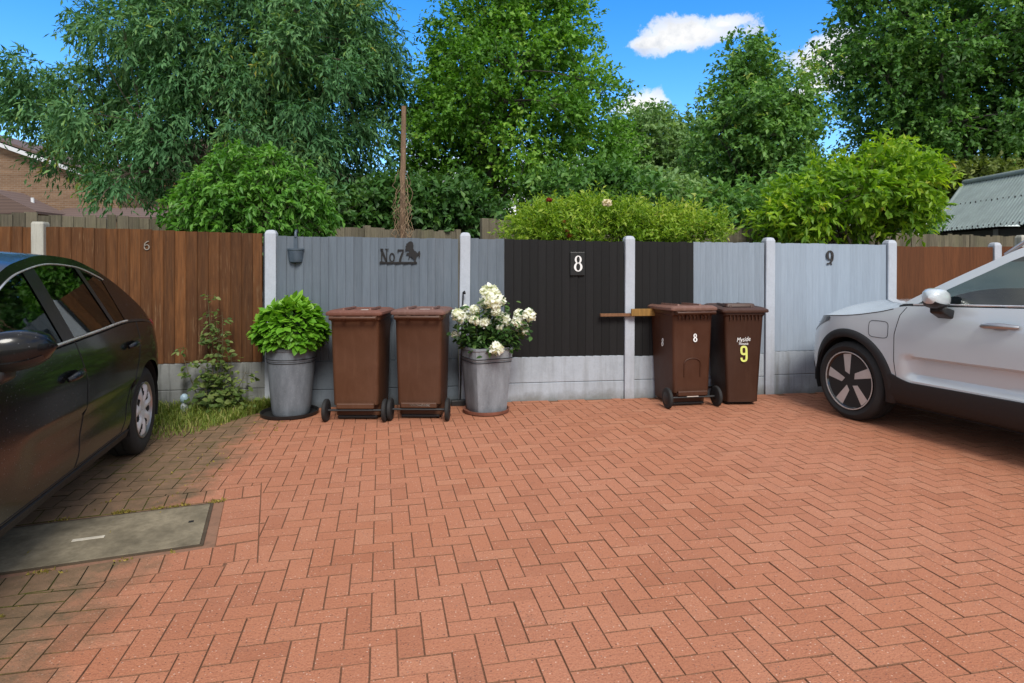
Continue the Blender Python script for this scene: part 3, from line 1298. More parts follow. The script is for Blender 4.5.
BM = []
for sd in (1, 2, 3):
    V, F, rn = bloom_mesh(sd)
    BM.append((V, F, rn))
protos = []
brk = MB()
bl_pos = []
for k, (cx, cy, rp) in enumerate(blooms):
    px, py = 310 + cx / 3.252, 220 + cy / 3.252
    Yb = P2_.y - .06 + [-.12, .0, -.18, .04, -.1][k % 5] - (.12 if cy > 400 else 0)
    q = wp(px, py, Yb) - (P2_ + Vector((0, 0, PZ)))
    rad_ = rp / 3.252 * Yb / FOC * 1.1
    bl_pos.append((q, rad_))
    if k < 3:
        V, F, rn = BM[k]
        o = raw_mesh('bloom', V, F, m_petal, fp, rn, smooth=True)
        protos.append(o)
    else:
        o = protos[k % 3].copy()
        COL.objects.link(o)
        o.parent = fp
    o.location = q
    o.scale = (rad_, rad_, rad_ * .93)
    o.rotation_euler = (random.uniform(-.5, .5), random.uniform(-.5, .5), random.uniform(0, 6))
    base = Vector((random.uniform(-.05, .05), random.uniform(-.05, .05), -.06))
    mid = base.lerp(q, .55) + Vector((q.x * .12, 0, .04))
    brk.tube([base, mid, q], [.006, .004, .003], 5)
brk.build('stems', m_stem, fp)
P_, D_, N_, L_ = [], [], [], []
for q, rad_ in bl_pos:
    base = Vector((0, 0, -.02))
    for j in range(34):
        t = random.uniform(.25, .98)
        c = base.lerp(q, t) + Vector((q.x * .1 * math.sin(PI * t), random.uniform(-.07, .07), .03))
        c += Vector((random.gauss(0, .05), random.gauss(0, .05), random.gauss(-.01, .035)))
        P_.append(c)
        D_.append(Vector((random.gauss(0, 1) + (c.x) * 2, random.gauss(-.3, 1), random.gauss(-.1, .5))))
for j in range(420):
    a = random.uniform(0, 2 * PI)
    r = math.sqrt(random.random())
    c = Vector((.30 * r * math.cos(a) + .02, .2 * r * math.sin(a), random.uniform(-.03, .26) * (1.1 - .6 * r)))
    P_.append(c)
    D_.append(Vector((random.gauss(0, 1) + c.x * 3, random.gauss(-.3, 1), random.gauss(-.15, .5))))
n = len(P_)
leaf_mesh('foliage', np.array([tuple(p) for p in P_]), np.array([tuple(p) for p in D_]), np.array([0, -.35, .9]) + rdir(n) * .45,
          RNG.uniform(.045, .085, n), RNG.uniform(.026, .046, n), m_rose, fp, RNG.uniform(0, 1, n), six=True, fold=.15, curl=.2)

# canes standing by the pot
b = MB()
b.tube([(0, 0, 0), (.012, .01, .55), (.03, .015, 1.11)], [.009, .008, .007], 8)
b.tube([(.03, .015, 1.11), (.045, -.01, 1.125), (.05, -.03, 1.105)], .010, 8)
o = b.build('walking_cane', m_blackpl, smooth=50)
o.location = gp(461, 404.5) + Vector((-.01, 0, 0))
tag(o, 'thin black cane with a curled grip leaning by the pot of white flowers', 'cane')
b = MB()
b.tube([(0, 0, 0), (.012, .0, .5), (.0, .03, .97)], .0055, 6)
o = b.build('bamboo_cane', plain('bamboo', (.28, .21, .11), .6))
o.location = gp(458, 402)
tag(o, 'thin pale bamboo stick leaning between the second brown bin and the fence post', 'cane')
b = MB()
b.box(-.06, .1, -.03, .03, 0, .055)
o = b.build('brick_block', m_blackpl, bevel=.006)
o.location = gp(457, 405.5)
o.rotation_euler.z = R(8)
tag(o, 'small black block on the paving between the second bin and the pot of white flowers', 'block')

# ------------------------------------------------------- things on the fence
m_iron = plain('black_iron', (.014, .013, .013), .6, .4, var=.3, scale=20)
wpot = empty('hanging_planter', on_fence(296.5, 260, .03), FANG, 'small slate blue half planter hooked on the slate blue fence', 'hanging planter')
m_wp = plain('blue_grey_enamel', (.052, .075, .10), .45, var=.3, scale=20)
b = MB()
Rk = .078
prof = [(.045, 0), (.062, .012), (.070, .06), (.0745, .12), (.080, .125), (.080, .14), (.068, .14), (.06, .05)]
b.rings([[Vector((r * math.cos(PI + PI * k / 14), r * .95 * math.sin(PI + PI * k / 14), z - .03)) for k in range(15)] + [Vector((r * (1 - 2 * k / 3), 0, z - .03)) for k in (0.0, 1, 2, 3)][1:3] for r, z in prof], cap1=False)
b.build('bowl', m_wp, wpot, smooth=40)
b = MB()
b.prism([(-.02, .10), (.02, .10), (.018, .22), (.012, .245), (-.012, .245), (-.018, .22)], -.012, -.002)
b.build('back_plate', m_wp, wpot, bevel=.002)
b = MB()
b.tube([(0, -.008, .22), (0, -.012, .265), (0, .02, .285), (0, .05, .27)], .013, 8)
b.build('hook', m_wp, wpot, smooth=60)

# No 7 sign with a rearing horse
sg = empty('house_sign', on_fence(395.5, 263, .034), FANG, 'black metal house sign reading No 7 with a rearing horse', 'house sign')
s_ = fl(395).y / FOC      # metres per pixel there
def sp_(x, y):            # crop pixels (12.8 per photo pixel) -> sign plane
    return ((x - 455) / 12.8 * s_, (422 - y) / 12.8 * s_)
b = MB()
b.box(sp_(258, 0)[0], sp_(728, 0)[0], -.006, 0, -.008, .012)
b.build('bar', m_iron, sg, bevel=.002)
b = MB()
def st(pts, w):
    q = [sp_(*p) for p in pts]
    stroke(q, [w] * len(q) if not hasattr(w, '__len__') else w, -.006, 0, b)
st([(285, 250), (285, 412)], .011)
st([(265, 246), (305, 246)], .009)
st([(265, 408), (310, 408)], .009)
st([(283, 248), (345, 412)], .018)
st([(347, 412), (347, 248)], .011)
st([(328, 246), (372, 246)], .009)
cx, cz = sp_(414, 350)
fat_ring(cx, cz, .028, .045, .013, .009, -.006, 0, b, 20)
st([(490, 285), (490, 252)], .011)
st([(486, 258), (560, 258)], .014)
st([(556, 262), (535, 320), (520, 365), (512, 412)], [.014, .018, .021, .022])
b.build('lettering', m_iron, sg, normals=True)
hp = [(632, 148), (655, 145), (676, 160), (684, 200), (678, 235), (692, 262), (715, 275), (738, 300), (745, 275), (765, 268), (770, 300), (762, 350), (748, 356), (750, 315), (735, 330), (722, 345), (712, 380), (716, 412), (690, 412), (696, 385), (676, 362), (655, 340), (640, 345),
      (628, 372), (616, 376), (628, 340), (618, 318), (600, 322), (590, 305), (610, 290), (628, 296), (622, 262), (600, 262), (582, 268), (578, 250), (592, 232), (580, 215), (596, 196), (590, 180), (608, 168)]
b = MB()
b.prism([sp_(*p) for p in hp], -.006, 0)
b.build('horse_silhouette', m_iron, sg)

# plaque 8
pq = empty('house_number_plaque', on_fence(576.5, 263.3, .0335), FANG, 'black square plaque with a white 8 on the black boards', 'number plaque')
b = MB()
b.box(-.076, .076, -.014, 0, -.125, .115)
b.build('plate', plain('black_gloss', (.008, .0085, .009), .3, var=.2), pq, bevel=.003)
b = MB()
fat_ring(.006, .038, .036, .041, .019, .009, -.017, -.0145, b)
fat_ring(.006, -.038, .044, .047, .022, .010, -.017, -.0145, b)
b.build('number', m_white, pq)

# numeral 9 on the pale fence
n9 = empty('house_number', on_fence(827.8, 258, .033), FANG, 'dark curly metal 9 on the pale grey fence', 'house number')
b = MB()
fat_ring(0, .028, .044, .054, .029, .014, -.008, 0, b)
stroke([(.030, .02), (.028, -.02), (.012, -.045), (-.012, -.062), (-.034, -.064)], [.026, .022, .018, .016, .018], -.008, 0, b)
stroke([(.002, -.045), (.014, -.06), (.018, -.078)], [.008, .011, .012], -.008, 0, b)
b.build('numeral', plain('bronze_metal', (.045, .04, .038), .5, .5), n9)

# small metal 6 on the brown fence
n6 = empty('house_number', on_fence(148.5, 246, .033), FANG, 'small pale metal 6 on the brown fence above the black car', 'house number')
b = MB()
fat_ring(0, -.012, .026, .027, .009, .008, -.006, 0, b, 20)
stroke([(-.022, -.012), (-.018, .02), (.002, .04), (.018, .044)], [.009, .009, .009, .008], -.006, 0, b)
b.build('numeral', plain('dull_zinc', (.30, .26, .21), .5, .5), n6)

# timber rail across the post in the black fence
m_pine = painted_wood('pine_timber', (.20, .095, .045), .3, None, .1, .7)
tr = empty('timber_rail', on_fence(628, 314, .06), FANG, 'short timber rail fixed across the post in the black fence', 'timber rail')
b = MB()
s2 = fl(628).y / FOC
b.box(-31 * s2, 38 * s2, -.045, -.005, -.016, .014)
b.build('rail', m_pine, tr, bevel=.003)
b = MB()
b.box(-.005, 44 * s2, -.07, -.0455, -.012, .062)
b.build('block', painted_wood('yellow_timber', (.25, .135, .035), .4, None, .1, .7), tr, bevel=.003)

# ------------------------------------------- weeds and the bottle by the wall
def on_line(x, off):
    return Vector((x, FY0 + FSL * (x - FX0) - off, 0))


m_weed = leafmat('weed_leaf', [(0, (.05, .09, .02)), (.5, (.11, .175, .04)), (1, (.22, .27, .08))], .55, .3)
wd = empty('weed', on_line(-2.79, .15), 0, 'tall straggly weed growing against the brown fence and its concrete base', 'weed')
b = MB()
P_, D_, L_ = [], [], []
for (x1, h, n_) in ((-.02, 1.12, 46), (.14, .95, 30), (.05, .8, 26), (-.28, .62, 16), (.2, .55, 22), (-.12, .45, 18), (.28, .4, 14)):
    ctrl = [Vector((x1 * .3, 0, 0)), Vector((x1 * .75, random.uniform(-.05, .03), h * .5)), Vector((x1 + random.uniform(-.06, .06), -.03, h))]
    q = [ctrl[0] * (1 - t) ** 2 + ctrl[1] * 2 * t * (1 - t) + ctrl[2] * t * t for t in [i / 8 for i in range(9)]]
    b.tube(q, [.007 - .0055 * i / 8 for i in range(9)], 5)
    for k in range(n_):
        t = random.uniform(.15, 1)
        c = q[min(8, int(t * 8))].lerp(q[min(8, int(t * 8) + 1)], t * 8 % 1)
        a = random.uniform(0, 2 * PI)
        out = Vector((math.cos(a), math.sin(a) * .7 - .2, random.uniform(-.2, .3)))
        e = c + out * random.uniform(.02, .09)
        b.tube([c, e], [.002, .0012], 3)
        for j in range(3):
            P_.append(e + Vector((random.gauss(0, .01), random.gauss(0, .01), random.gauss(0, .01))))
            D_.append(out + Vector((random.gauss(0, .6), random.gauss(0, .6), random.gauss(-.2, .4))))
            L_.append(random.uniform(.03, .075) * (1.25 - .5 * t))
b.build('stems', plain('weed_stem', (.10, .09, .04), .8), wd)
for k in range(190):
    c = Vector((random.gauss(.08, .15), random.gauss(-.03, .07), abs(random.gauss(.12, .12))))
    P_.append(c)
    D_.append(Vector((random.gauss(0, 1), random.gauss(-.3, 1), random.gauss(.1, .5))))
    L_.append(random.uniform(.04, .085))
n = len(P_)
L_ = np.array(L_)
leaf_mesh('leaves', np.array([tuple(p) for p in P_]), np.array([tuple(p) for p in D_]), np.array([0, -.4, .8]) + rdir(n) * .5, L_, L_ * RNG.uniform(.5, .72, n), m_weed, wd, RNG.uniform(0, 1, n), six=True, fold=.12, curl=.2)

# rough grass
m_grass = leafmat('grass_blade', [(0, (.10, .15, .02)), (.5, (.20, .28, .045)), (.8, (.32, .36, .08)), (1, (.48, .42, .17))], .6, .3)
V, F, rn = [], [], []
n = 9500
xs = RNG.uniform(-3.55, -2.28, n)
dep = RNG.uniform(0, 1, n)
keep = []
for i in range(n):
    x = xs[i]
    dmax = .95 * (1 - smooth(-2.72, -2.3, x)) + .06
    off = dep[i] ** 1.2 * dmax + .04
    if RNG.random() > 1.1 - .8 * off / .9:
        continue
    keep.append((x + RNG.normal() * .01, FY0 + FSL * (x - FX0) - off, off))
keep = np.array(keep)
n = len(keep)
ang = RNG.uniform(0, 2 * PI, n)
hh = RNG.uniform(.04, .17, n) * np.maximum(.3, 1.05 - keep[:, 2] * .75)
lean = RNG.uniform(.2, 1.1, n)
dirx, diry = np.cos(ang), np.sin(ang)
base = np.stack([keep[:, 0], keep[:, 1], np.full(n, -.006)], 1)
side = np.stack([-diry, dirx, np.zeros(n)], 1) * RNG.uniform(.002, .0045, n)[:, None]
mid = base + np.stack([dirx * hh * lean * .3, diry * hh * lean * .3, hh * .65], 1)
tip = base + np.stack([dirx * hh * lean, diry * hh * lean, hh * (1 - .3 * lean)], 1)
V = np.stack([base - side, base + side, mid + side * .8, mid - side * .8, tip], 1).reshape(-1, 3)
k = np.arange(n)[:, None] * 5
F = np.concatenate([k + np.array([q]) for q in ((0, 1, 2), (0, 2, 3), (3, 2, 4))], 1).reshape(-1, 3)
tag(raw_mesh('grass', V, F, m_grass, None, np.repeat(RNG.uniform(0, 1, n), 3)), 'rough grass growing between the paving and the concrete gravel boards', 'grass', kind='stuff')

# moss tufts in the joints beside the cover
V, F, rn = [], [], []
pts = []
for k in range(900):
    t = random.random()
    if t < .3:
        a_ = random.uniform(-1.2, .1)
        if math.sin(a_ * 23) + math.sin(a_ * 41 + 1) < .3:
            continue
        p = LP(a_, CB - .205 + random.gauss(0, .010))
    elif t < .4:
        a_ = random.uniform(-1.2, .0)
        if math.sin(a_ * 19 + 2) + math.sin(a_ * 37) < .7:
            continue
        p = LP(a_, -.33 + random.gauss(0, .008))
    else:
        u, v = random.randint(-16, 2), random.randint(-34, 4)
        p = P2(u + random.random() * random.choice((0, 1)), v + random.random())
        q = Vector((p.x, p.y))
        if q.x > -1.95 - .0 * q.y or q.y < 2.2:
            continue
        if random.random() < .4:
            continue
    for j in range(5):
        pts.append((p.x + random.gauss(0, .012), p.y + random.gauss(0, .008)))
n = len(pts)
pa = np.array([(a, c, -.008) for a, c in pts])
L_ = RNG.uniform(.008, .026, n)
leaf_mesh('moss', pa, np.array([0, 0, .8]) + rdir(n) * .7, rdir(n), L_, L_ * .5,
          leafmat('moss_tuft', [(0, (.13, .11, .02)), (.6, (.24, .19, .03)), (1, (.38, .28, .07))], .8, .1), None, RNG.uniform(0, 1, n))
tag(bpy.data.objects['moss'], 'yellow green moss in the paving joints around the drain cover', 'moss', kind='stuff')

bt = empty('bottle', on_line(-3.03, .2), R(20), 'small plastic bottle with a pale blue cap standing in the grass', 'bottle')
b = MB()
b.lathe([(.038, 0), (.042, .01), (.042, .09), (.036, .115), (.02, .135)], 20)
b.build('bottle_body', plain('milky_plastic', (.33, .36, .36), .35, var=.2), bt, smooth=40)
b = MB()
b.lathe([(.018, .136), (.03, .142), (.042, .165), (.044, .19), (.036, .215), (.018, .232), (.002, .236)], 20)
b.build('cap', plain('pale_blue_plastic', (.35, .48, .56), .35, var=.2), bt, smooth=60)
bt.scale = (.82, .82, .85)

# --------------------------------------------------------------------- cars
def paint(name, base, metal, rough, speck, coat=1.0, dirt=(.10, .085, .07)):
    """clear-coated paint with dried rain spots and a little road dust low down"""
    N = NT(name)
    v = N.coord()
    vo = N.n('ShaderNodeTexVoronoi')
    vo.inputs['Scale'].default_value = 48
    N.link(v, vo.inputs['Vector'])
    sc = N.n('ShaderNodeSeparateColor')
    N.link(vo.outputs['Color'], sc.inputs[0])
    drops = N.math('MULTIPLY', N.ramp(vo.outputs['Distance'], [(.10, 1), (.19, 0)]), N.ramp(sc.outputs[0], [(.35, 0), (.4, 1)]))
    n1 = N.noise(v, 5, 6, .7)
    flake = N.noise(v, 900, 2, .5)
    sp = N.n('ShaderNodeSeparateXYZ')
    N.link(v, sp.inputs[0])
    low = N.math('MULTIPLY', N.ramp(sp.outputs['Z'], [(.25, 1), (.75, 0)]), N.ramp(n1, [(.35, .15), (.7, 1)]))
    c = N.mix(N.math('MULTIPLY', N.ramp(flake, [(.5, 0), (.8, 1)]), .2), base, mul(base, 1.5))
    c = N.mix(N.math('MULTIPLY', low, speck * .5), c, dirt)
    c = N.mix(N.math('MULTIPLY', drops, min(1, speck * 2.2)), c, mul(dirt, 1.6))
    N.set(base=c, metal=metal, rough=rough, coat=coat, spec=.25 if coat < .9 else .5, coatr=N.ramp(N.math('MAXIMUM', N.math('MULTIPLY', drops, .8), N.math('MULTIPLY', low, .5)), [(0, .07), (1, .45)]))
    return N.mat


def glass(name, tint, alpha=.75):
    N = NT(name)
    t = N.t
    t.nodes.remove(N.bsdf)
    tr = N.n('ShaderNodeBsdfTransparent')
    tr.inputs[0].default_value = (*tint, 1)
    gl = N.n('ShaderNodeBsdfGlossy')
    gl.inputs['Roughness'].default_value = .02
    gl.inputs[0].default_value = (.95, 1, .98, 1)
    fr = N.n('ShaderNodeFresnel')
    fr.inputs[0].default_value = 1.6
    f = N.math('MULTIPLY_ADD', fr.outputs[0], 1.0, .03)
    mx = N.n('ShaderNodeMixShader')
    N.link(f, mx.inputs[0])
    N.link(tr.outputs[0], mx.inputs[1])
    N.link(gl.outputs[0], mx.inputs[2])
    N.link(mx.outputs[0], N.out.inputs[0])
    return N.mat


m_trim = plain('satin_black_trim', (.012, .012, .013), .35, var=.2, scale=10)
m_clad = plain('textured_black_cladding', (.009, .009, .010), .6, var=.3, scale=30, bump=.3)
m_chrome = plain('bright_metal', (.66, .66, .66), .28, .65, var=.08)
m_satin = plain('satin_silver', (.42, .42, .43), .32, .85, var=.15)
m_dkin = plain('dark_upholstery', (.022, .022, .024), .85, var=.3, scale=15)
m_liner = plain('wheel_arch_liner', (.006, .006, .006), .95)
m_gap = plain('panel_gap', (.003, .003, .003), .9)
m_red = NT('red_lens').set(base=(.30, .008, .012), rough=.12, coat=1).mat
m_lens = NT('clear_lens').set(base=(.35, .37, .39), rough=.08, metal=.6, coat=1).mat
m_blk = NT('gloss_black').set(base=(.008, .008, .009), rough=.12, coat=.5).mat


class Car:
    """all curves run along the side view: x from the nose (0) to the tail (L), z up; -y is the near side"""
    def __init__(s, **k):
        s.__dict__.update(k)

    def w(s, x):
        W = s.W
        f = 1.0
        if x < s.fa:
            t = max(0, (s.fa - x) / s.fa)
            f = max(0, 1 - t ** s.fn) ** (1 / s.fn)
        elif x > s.L - s.ra:
            t = min(1, (x - s.L + s.ra) / s.ra)
            f = max(0, 1 - t ** s.rn) ** (1 / s.rn)
        return W * f

    def tuck(s, x, z):
        return interp(z, s.prof)

    def Y(s, x, z):
        y = s.w(x)
        k = y / s.W
        y -= s.tuck(x, z) * min(1, k * 1.3)
        for (x0, x1, z0, z1, d, e) in s.dents:     # pressed-in flanks
            a = smooth(x0, x0 + e * 3, x) * (1 - smooth(x1 - e * 3, x1, x)) * smooth(z0, z0 + e * 1.6, z) * (1 - smooth(z1 - e * .5, z1, z))
            y -= d * a
        return max(y, 0)

    def X(s, x, z):
        """nose and tail lean"""
        f = max(0, 1 - x / s.fa)
        r = max(0, 1 - (s.L - x) / s.ra)
        return x + interp(z, s.nose) * f ** 2 - interp(z, s.tail) * r ** 2

    def zb(s, x):
        return interp(x, s.belt)

    def zt(s, x):
        return interp(x, s.roof)

    def zl(s, x):
        z = interp(x, s.low)
        for xa in (s.xf, s.xr):
            d = abs(x - xa)
            if d < s.RA:
                z = max(z, s.R + .01 + math.sqrt(max(0, s.RA ** 2 - d * d)))
        return z

    def Yg(s, x, z):
        zb, zt = s.zb(x), max(s.zt(x), s.zb(x) + .02)
        base = s.Y(x, zb) - .012
        return base - s.tumble * max(0, z - zb) - .18 * max(0, z - zb - .28) ** 2

    def P(s, x, z, side, off=0.0):
        return Vector((s.X(x, z), side * (s.Y(x, z) + off), z))

    def G(s, x, z, side, off=0.0):
        return Vector((x, side * (s.Yg(x, z) + off), z))

    def columns(s):
        xs = set()
        n = 46
        for i in range(n + 1):
            t = i / n
            xs.add(round(s.fa * (1 - math.cos(t * PI / 2)), 5))
            xs.add(round(s.L - s.ra * (1 - math.cos(t * PI / 2)), 5))
        x = s.fa
        while x < s.L - s.ra:
            xs.add(round(x, 5))
            x += .05
        out = [x for x in xs if min(abs(x - s.xf), abs(x - s.xr)) > s.RA + .004]
        for xa in (s.xf, s.xr):
            for i in range(41):
                out.append(xa - s.RA * math.cos(PI * i / 40) * .99999)
            out += [xa - s.RA - .0005, xa + s.RA + .0005]
        for p in s.extra_x:
            out.append(p)
        return sorted(out)


def car(root, s, mp, gl):
    xs = s.columns()
    NR = 30

    def inside(p, poly):
        x, z = p
        c = False
        for i in range(len(poly)):
            (x1, z1), (x2, z2) = poly[i - 1], poly[i]
            if (z1 > z) != (z2 > z) and x < (x2 - x1) * (z - z1) / (z2 - z1) + x1:
                c = not c
        return c
    body = MB()
    clad = MB()
    doors = [[MB() for _ in s.doors] for _ in (0, 1)]
    for si, side in enumerate((-1, 1)):
        cols = []
        for x in xs:
            lo, hi = s.zl(x), s.zb(x)
            zs = [lo + (hi - lo) * (j / NR) for j in range(NR + 1)]
            cols.append([(x, z) for z in zs])
        pts = [[s.P(x, z, side) for x, z in c] for c in cols]
        for i in range(len(xs) - 1):
            for j in range(NR):
                q = [pts[i][j], pts[i][j + 1], pts[i + 1][j + 1], pts[i + 1][j]]
                mx = (cols[i][j][0] + cols[i + 1][j][0]) / 2
                mz = (cols[i][j][1] + cols[i][j + 1][1] + cols[i + 1][j][1] + cols[i + 1][j + 1][1]) / 4
                tgt = body
                for di, d in enumerate(s.doors):
                    if inside((mx, mz), d['poly']):
                        tgt = doors[si][di]
                        break
                tgt.add(q, [(0, 1, 2, 3)])
    # bonnet, tail deck and the strip that the greenhouse stands on
    NC = 17
    def cross(x, z, yw, crown, bow=0):
        row = []
        for j in range(NC):
            u = -1 + 2 * j / (NC - 1)
            k = 1 - abs(u) ** 2.4
            row.append(Vector((s.X(x, z) - bow * (1 - u * u), yw * u, z + crown * k)))
        return row
    bon = [x for x in xs if x <= s.xc + .25] + [s.xc + .26]
    rows = []
    for x in bon:
        t = min(1, x / s.xc)
        rows.append(cross(x, s.zb(x), s.Y(x, s.zb(x)), s.crown * smooth(0, .42, t) + .0))
    bonnet = MB()
    bonnet.grid(rows)
    deck = [x for x in xs if x >= s.xe - .12]
    body.grid([cross(x, s.zb(x), s.Y(x, s.zb(x)), .0) for x in deck])
    # ledge between body side and side glass
    mid = [x for x in xs if s.xc - .02 <= x <= s.xe + .02]
    for side in (-1, 1):
        body.grid([[s.P(x, s.zb(x), side), Vector((s.X(x, s.zb(x)), side * (s.Y(x, s.zb(x)) - .2), s.zb(x) + .004))] for x in mid])
    # greenhouse top: windscreen, roof, rear window
    gx = [s.xc + (s.xe - s.xc) * i / 90 for i in range(91)]
    def bow(x):
        return s.bowf * (1 - smooth(s.xc, s.xh, x)) - s.bowr * smooth(s.xt, s.xe, x)
    grid = []
    for x in gx:
        z = s.zt(x)
        grid.append(cross(x, z, s.Yg(x, z), s.rcrown, bow(x)))
    roof, ws, rw = MB(), MB(), MB()
    for i in range(90):
        for j in range(NC - 1):
            q = [grid[i][j], grid[i][j + 1], grid[i + 1][j + 1], grid[i + 1][j]]
            x = (gx[i] + gx[i + 1]) / 2
            e = j in (0, NC - 2)
            if x < s.xh and not e:
                ws.add(q, [(0, 1, 2, 3)])
            elif s.xt + .05 < x < s.xe - .06 and not e:
                rw.add(q, [(0, 1, 2, 3)])
            else:
                roof.add(q, [(0, 1, 2, 3)])
    # side frames and side windows
    frame, black, bright = MB(), MB(), MB()
    NB = 14
    panes = []
    def seg(b, side, b0, b1, t0, t1, f0, f1, off=0.0, n=NB, m=6):
        """slanted strip; f0,f1 give z as a function of x at the bottom and the top edge"""
        P = []
        for i in range(n + 1):
            u = i / n
            xb, xt_ = b0 + (b1 - b0) * u, t0 + (t1 - t0) * u
            za, zc = f0(xb), f1(xt_)
            P.append([s.G(xb + (xt_ - xb) * j / m, za + (zc - za) * j / m, side, off) for j in range(m + 1)])
        b.grid(P)
    zlo = lambda x: s.zb(x) + .004
    zg0 = lambda x: s.zb(x) + .022
    zg1 = lambda x: max(s.zt(x) - s.rail, s.zb(x) + .023)
    ztp = lambda x: s.zt(x)
    for side in (-1, 1):
        # rail along the top and a thin foot below the glass
        P = []
        for x in gx:
            a, c = max(zg1(x) - .0, zlo(x)), ztp(x)
            if c < a:
                c = a
            P.append([s.G(x, a + (c - a) * j / 3, side) for j in range(4)])
        frame.grid(P)
        P = []
        for x in gx:
            a, c = zlo(x), min(zg0(x), max(ztp(x), zlo(x)))
            P.append([s.G(x, a, side, .003), s.G(x, c, side, .003)])
        black.grid(P)
        if s.chrome_belt:
            xr = [x for x in gx if s.dlo[0] <= x <= s.dlo[1]]
            bright = MB()
            bright.tube([s.G(x, zg0(x) - .006, side, .007) for x in xr], .008, 6)
            bright.build('chrome_strip', m_chrome, root, smooth=60)
        if s.chrome_top:
            xr = [x for x in gx if s.dlo[2] <= x <= s.dlo[3]]
            bright = MB()
            bright.tube([s.G(x, zg1(x) + .006, side, .003) for x in xr], .005, 6)
            bright.build('chrome_strip', m_chrome, root, smooth=60)
        for (b0, b1, t0, t1, kind) in s.segs:
            if kind == 'glass':
                g_ = MB()
                seg(g_, side, b0, b1, t0, t1, zg0, zg1, -.002)
                panes.append(g_)
            elif kind == 'pillar':
                seg(black, side, b0, b1, t0, t1, zg0, zg1, .003, 3)
            else:
                seg(frame, side, b0, b1, t0, t1, zg0, zg1, .001, 6)
    # underside
    under = MB()
    ux = [.25 + (s.L - .5) * i / 12 for i in range(13)]
    under.box(.35, s.L - .35, -s.W + .34, s.W - .34, s.gc, s.gc + .12)
    under.box(s.xf + s.RA + .02, s.xr - s.RA - .02, -s.W + .10, s.W - .10, s.gc + .005, s.gc + .1)
    for x0, x1 in ((.1, s.xf - s.RA - .02), (s.xr + s.RA + .02, s.L - .1)):
        under.box(x0 + (.1 if x0 < 1 else 0), x1 - (0 if x0 < 1 else .1), -s.W + .3, s.W - .3, s.gc + .02, s.gc + .3)
    ob = body.build('body', mp, root, smooth=32, merge=True)
    under.build('underside', m_liner, root)
    bonnet.build('bonnet', mp, root, smooth=40, merge=True)
    roof.build('roof', mp, root, smooth=40, merge=True)
    ws.build('windscreen', gl, root, smooth=60, merge=True)
    rw.build('rear_window', gl, root, smooth=60, merge=True)
    frame.build('window_frame', mp if s.frame_paint else m_trim, root, smooth=40, merge=True)
    black.build('window_trim', m_trim, root, smooth=40)
    for p in panes:
        p.build('side_window', gl, root, smooth=60)
    # doors with gaps and handles
    for si, side in enumerate((-1, 1)):
        for di, d in enumerate(s.doors):
            do = doors[si][di].build('door', mp, root, smooth=32, merge=True)
            gp_ = MB()
            gl_ = d['gap']
            dense = []
            for a, c in zip(gl_[:-1], gl_[1:]):
                k = max(1, int(math.hypot(c[0] - a[0], c[1] - a[1]) / .03))
                dense += [(a[0] + (c[0] - a[0]) * i / k, a[1] + (c[1] - a[1]) * i / k) for i in range(k)]
            dense.append(gl_[-1])
            gp_.tube([s.P(x, z, side, -.0005) for x, z in dense], .0034, 5)
            gp_.build('door_gap', m_gap, do)
            hx, hz, hl = d['handle']
            h = MB()
            for t0, t1, r in ((-.5, .5, 1),):
                pts, rad = [], []
                for i in range(15):
                    t = i / 14
                    pts.append(s.P(hx + (t - .5) * hl, hz + .006 * math.sin(PI * t) + d.get('rise', 0) * (t - .5), side, .012 + .024 * math.sin(PI * t) ** .5))
                    rad.append(.012 + .010 * math.sin(PI * t) ** .6)
                h.tube(pts, rad, 8)
            h.build('door_handle', s.handle_mat or mp, do, smooth=60)
            h = MB()
            ring = [s.P(hx + .055 * math.cos(a), hz - .004 + .024 * math.sin(a), side, .0015) for a in [2 * PI * i / 16 for i in range(16)]]
            h.add(ring, [tuple(range(16))])
            h.build('handle_recess', m_blk if s.handle_mat is None else m_satin, do)
    # wheel arch liners and lips
    for xa in (s.xf, s.xr):
        for side in (-1, 1):
            b = MB()
            arc = []
            for i in range(25):
                t = -.35 + (PI + .7) * i / 24
                arc.append((xa + (s.RA + .004) * math.cos(t), s.R + .01 + (s.RA + .004) * math.sin(t)))
            b.grid([[Vector((x, side * (s.W - .035), max(z, .16))), Vector((x, side * (s.W - .36), max(z, .16)))] for x, z in arc])
            b.add([Vector((x, side * (s.W - .36), max(z, .16))) for x, z in arc], [tuple(range(25))])
            b.build('arch_liner', m_liner, root)
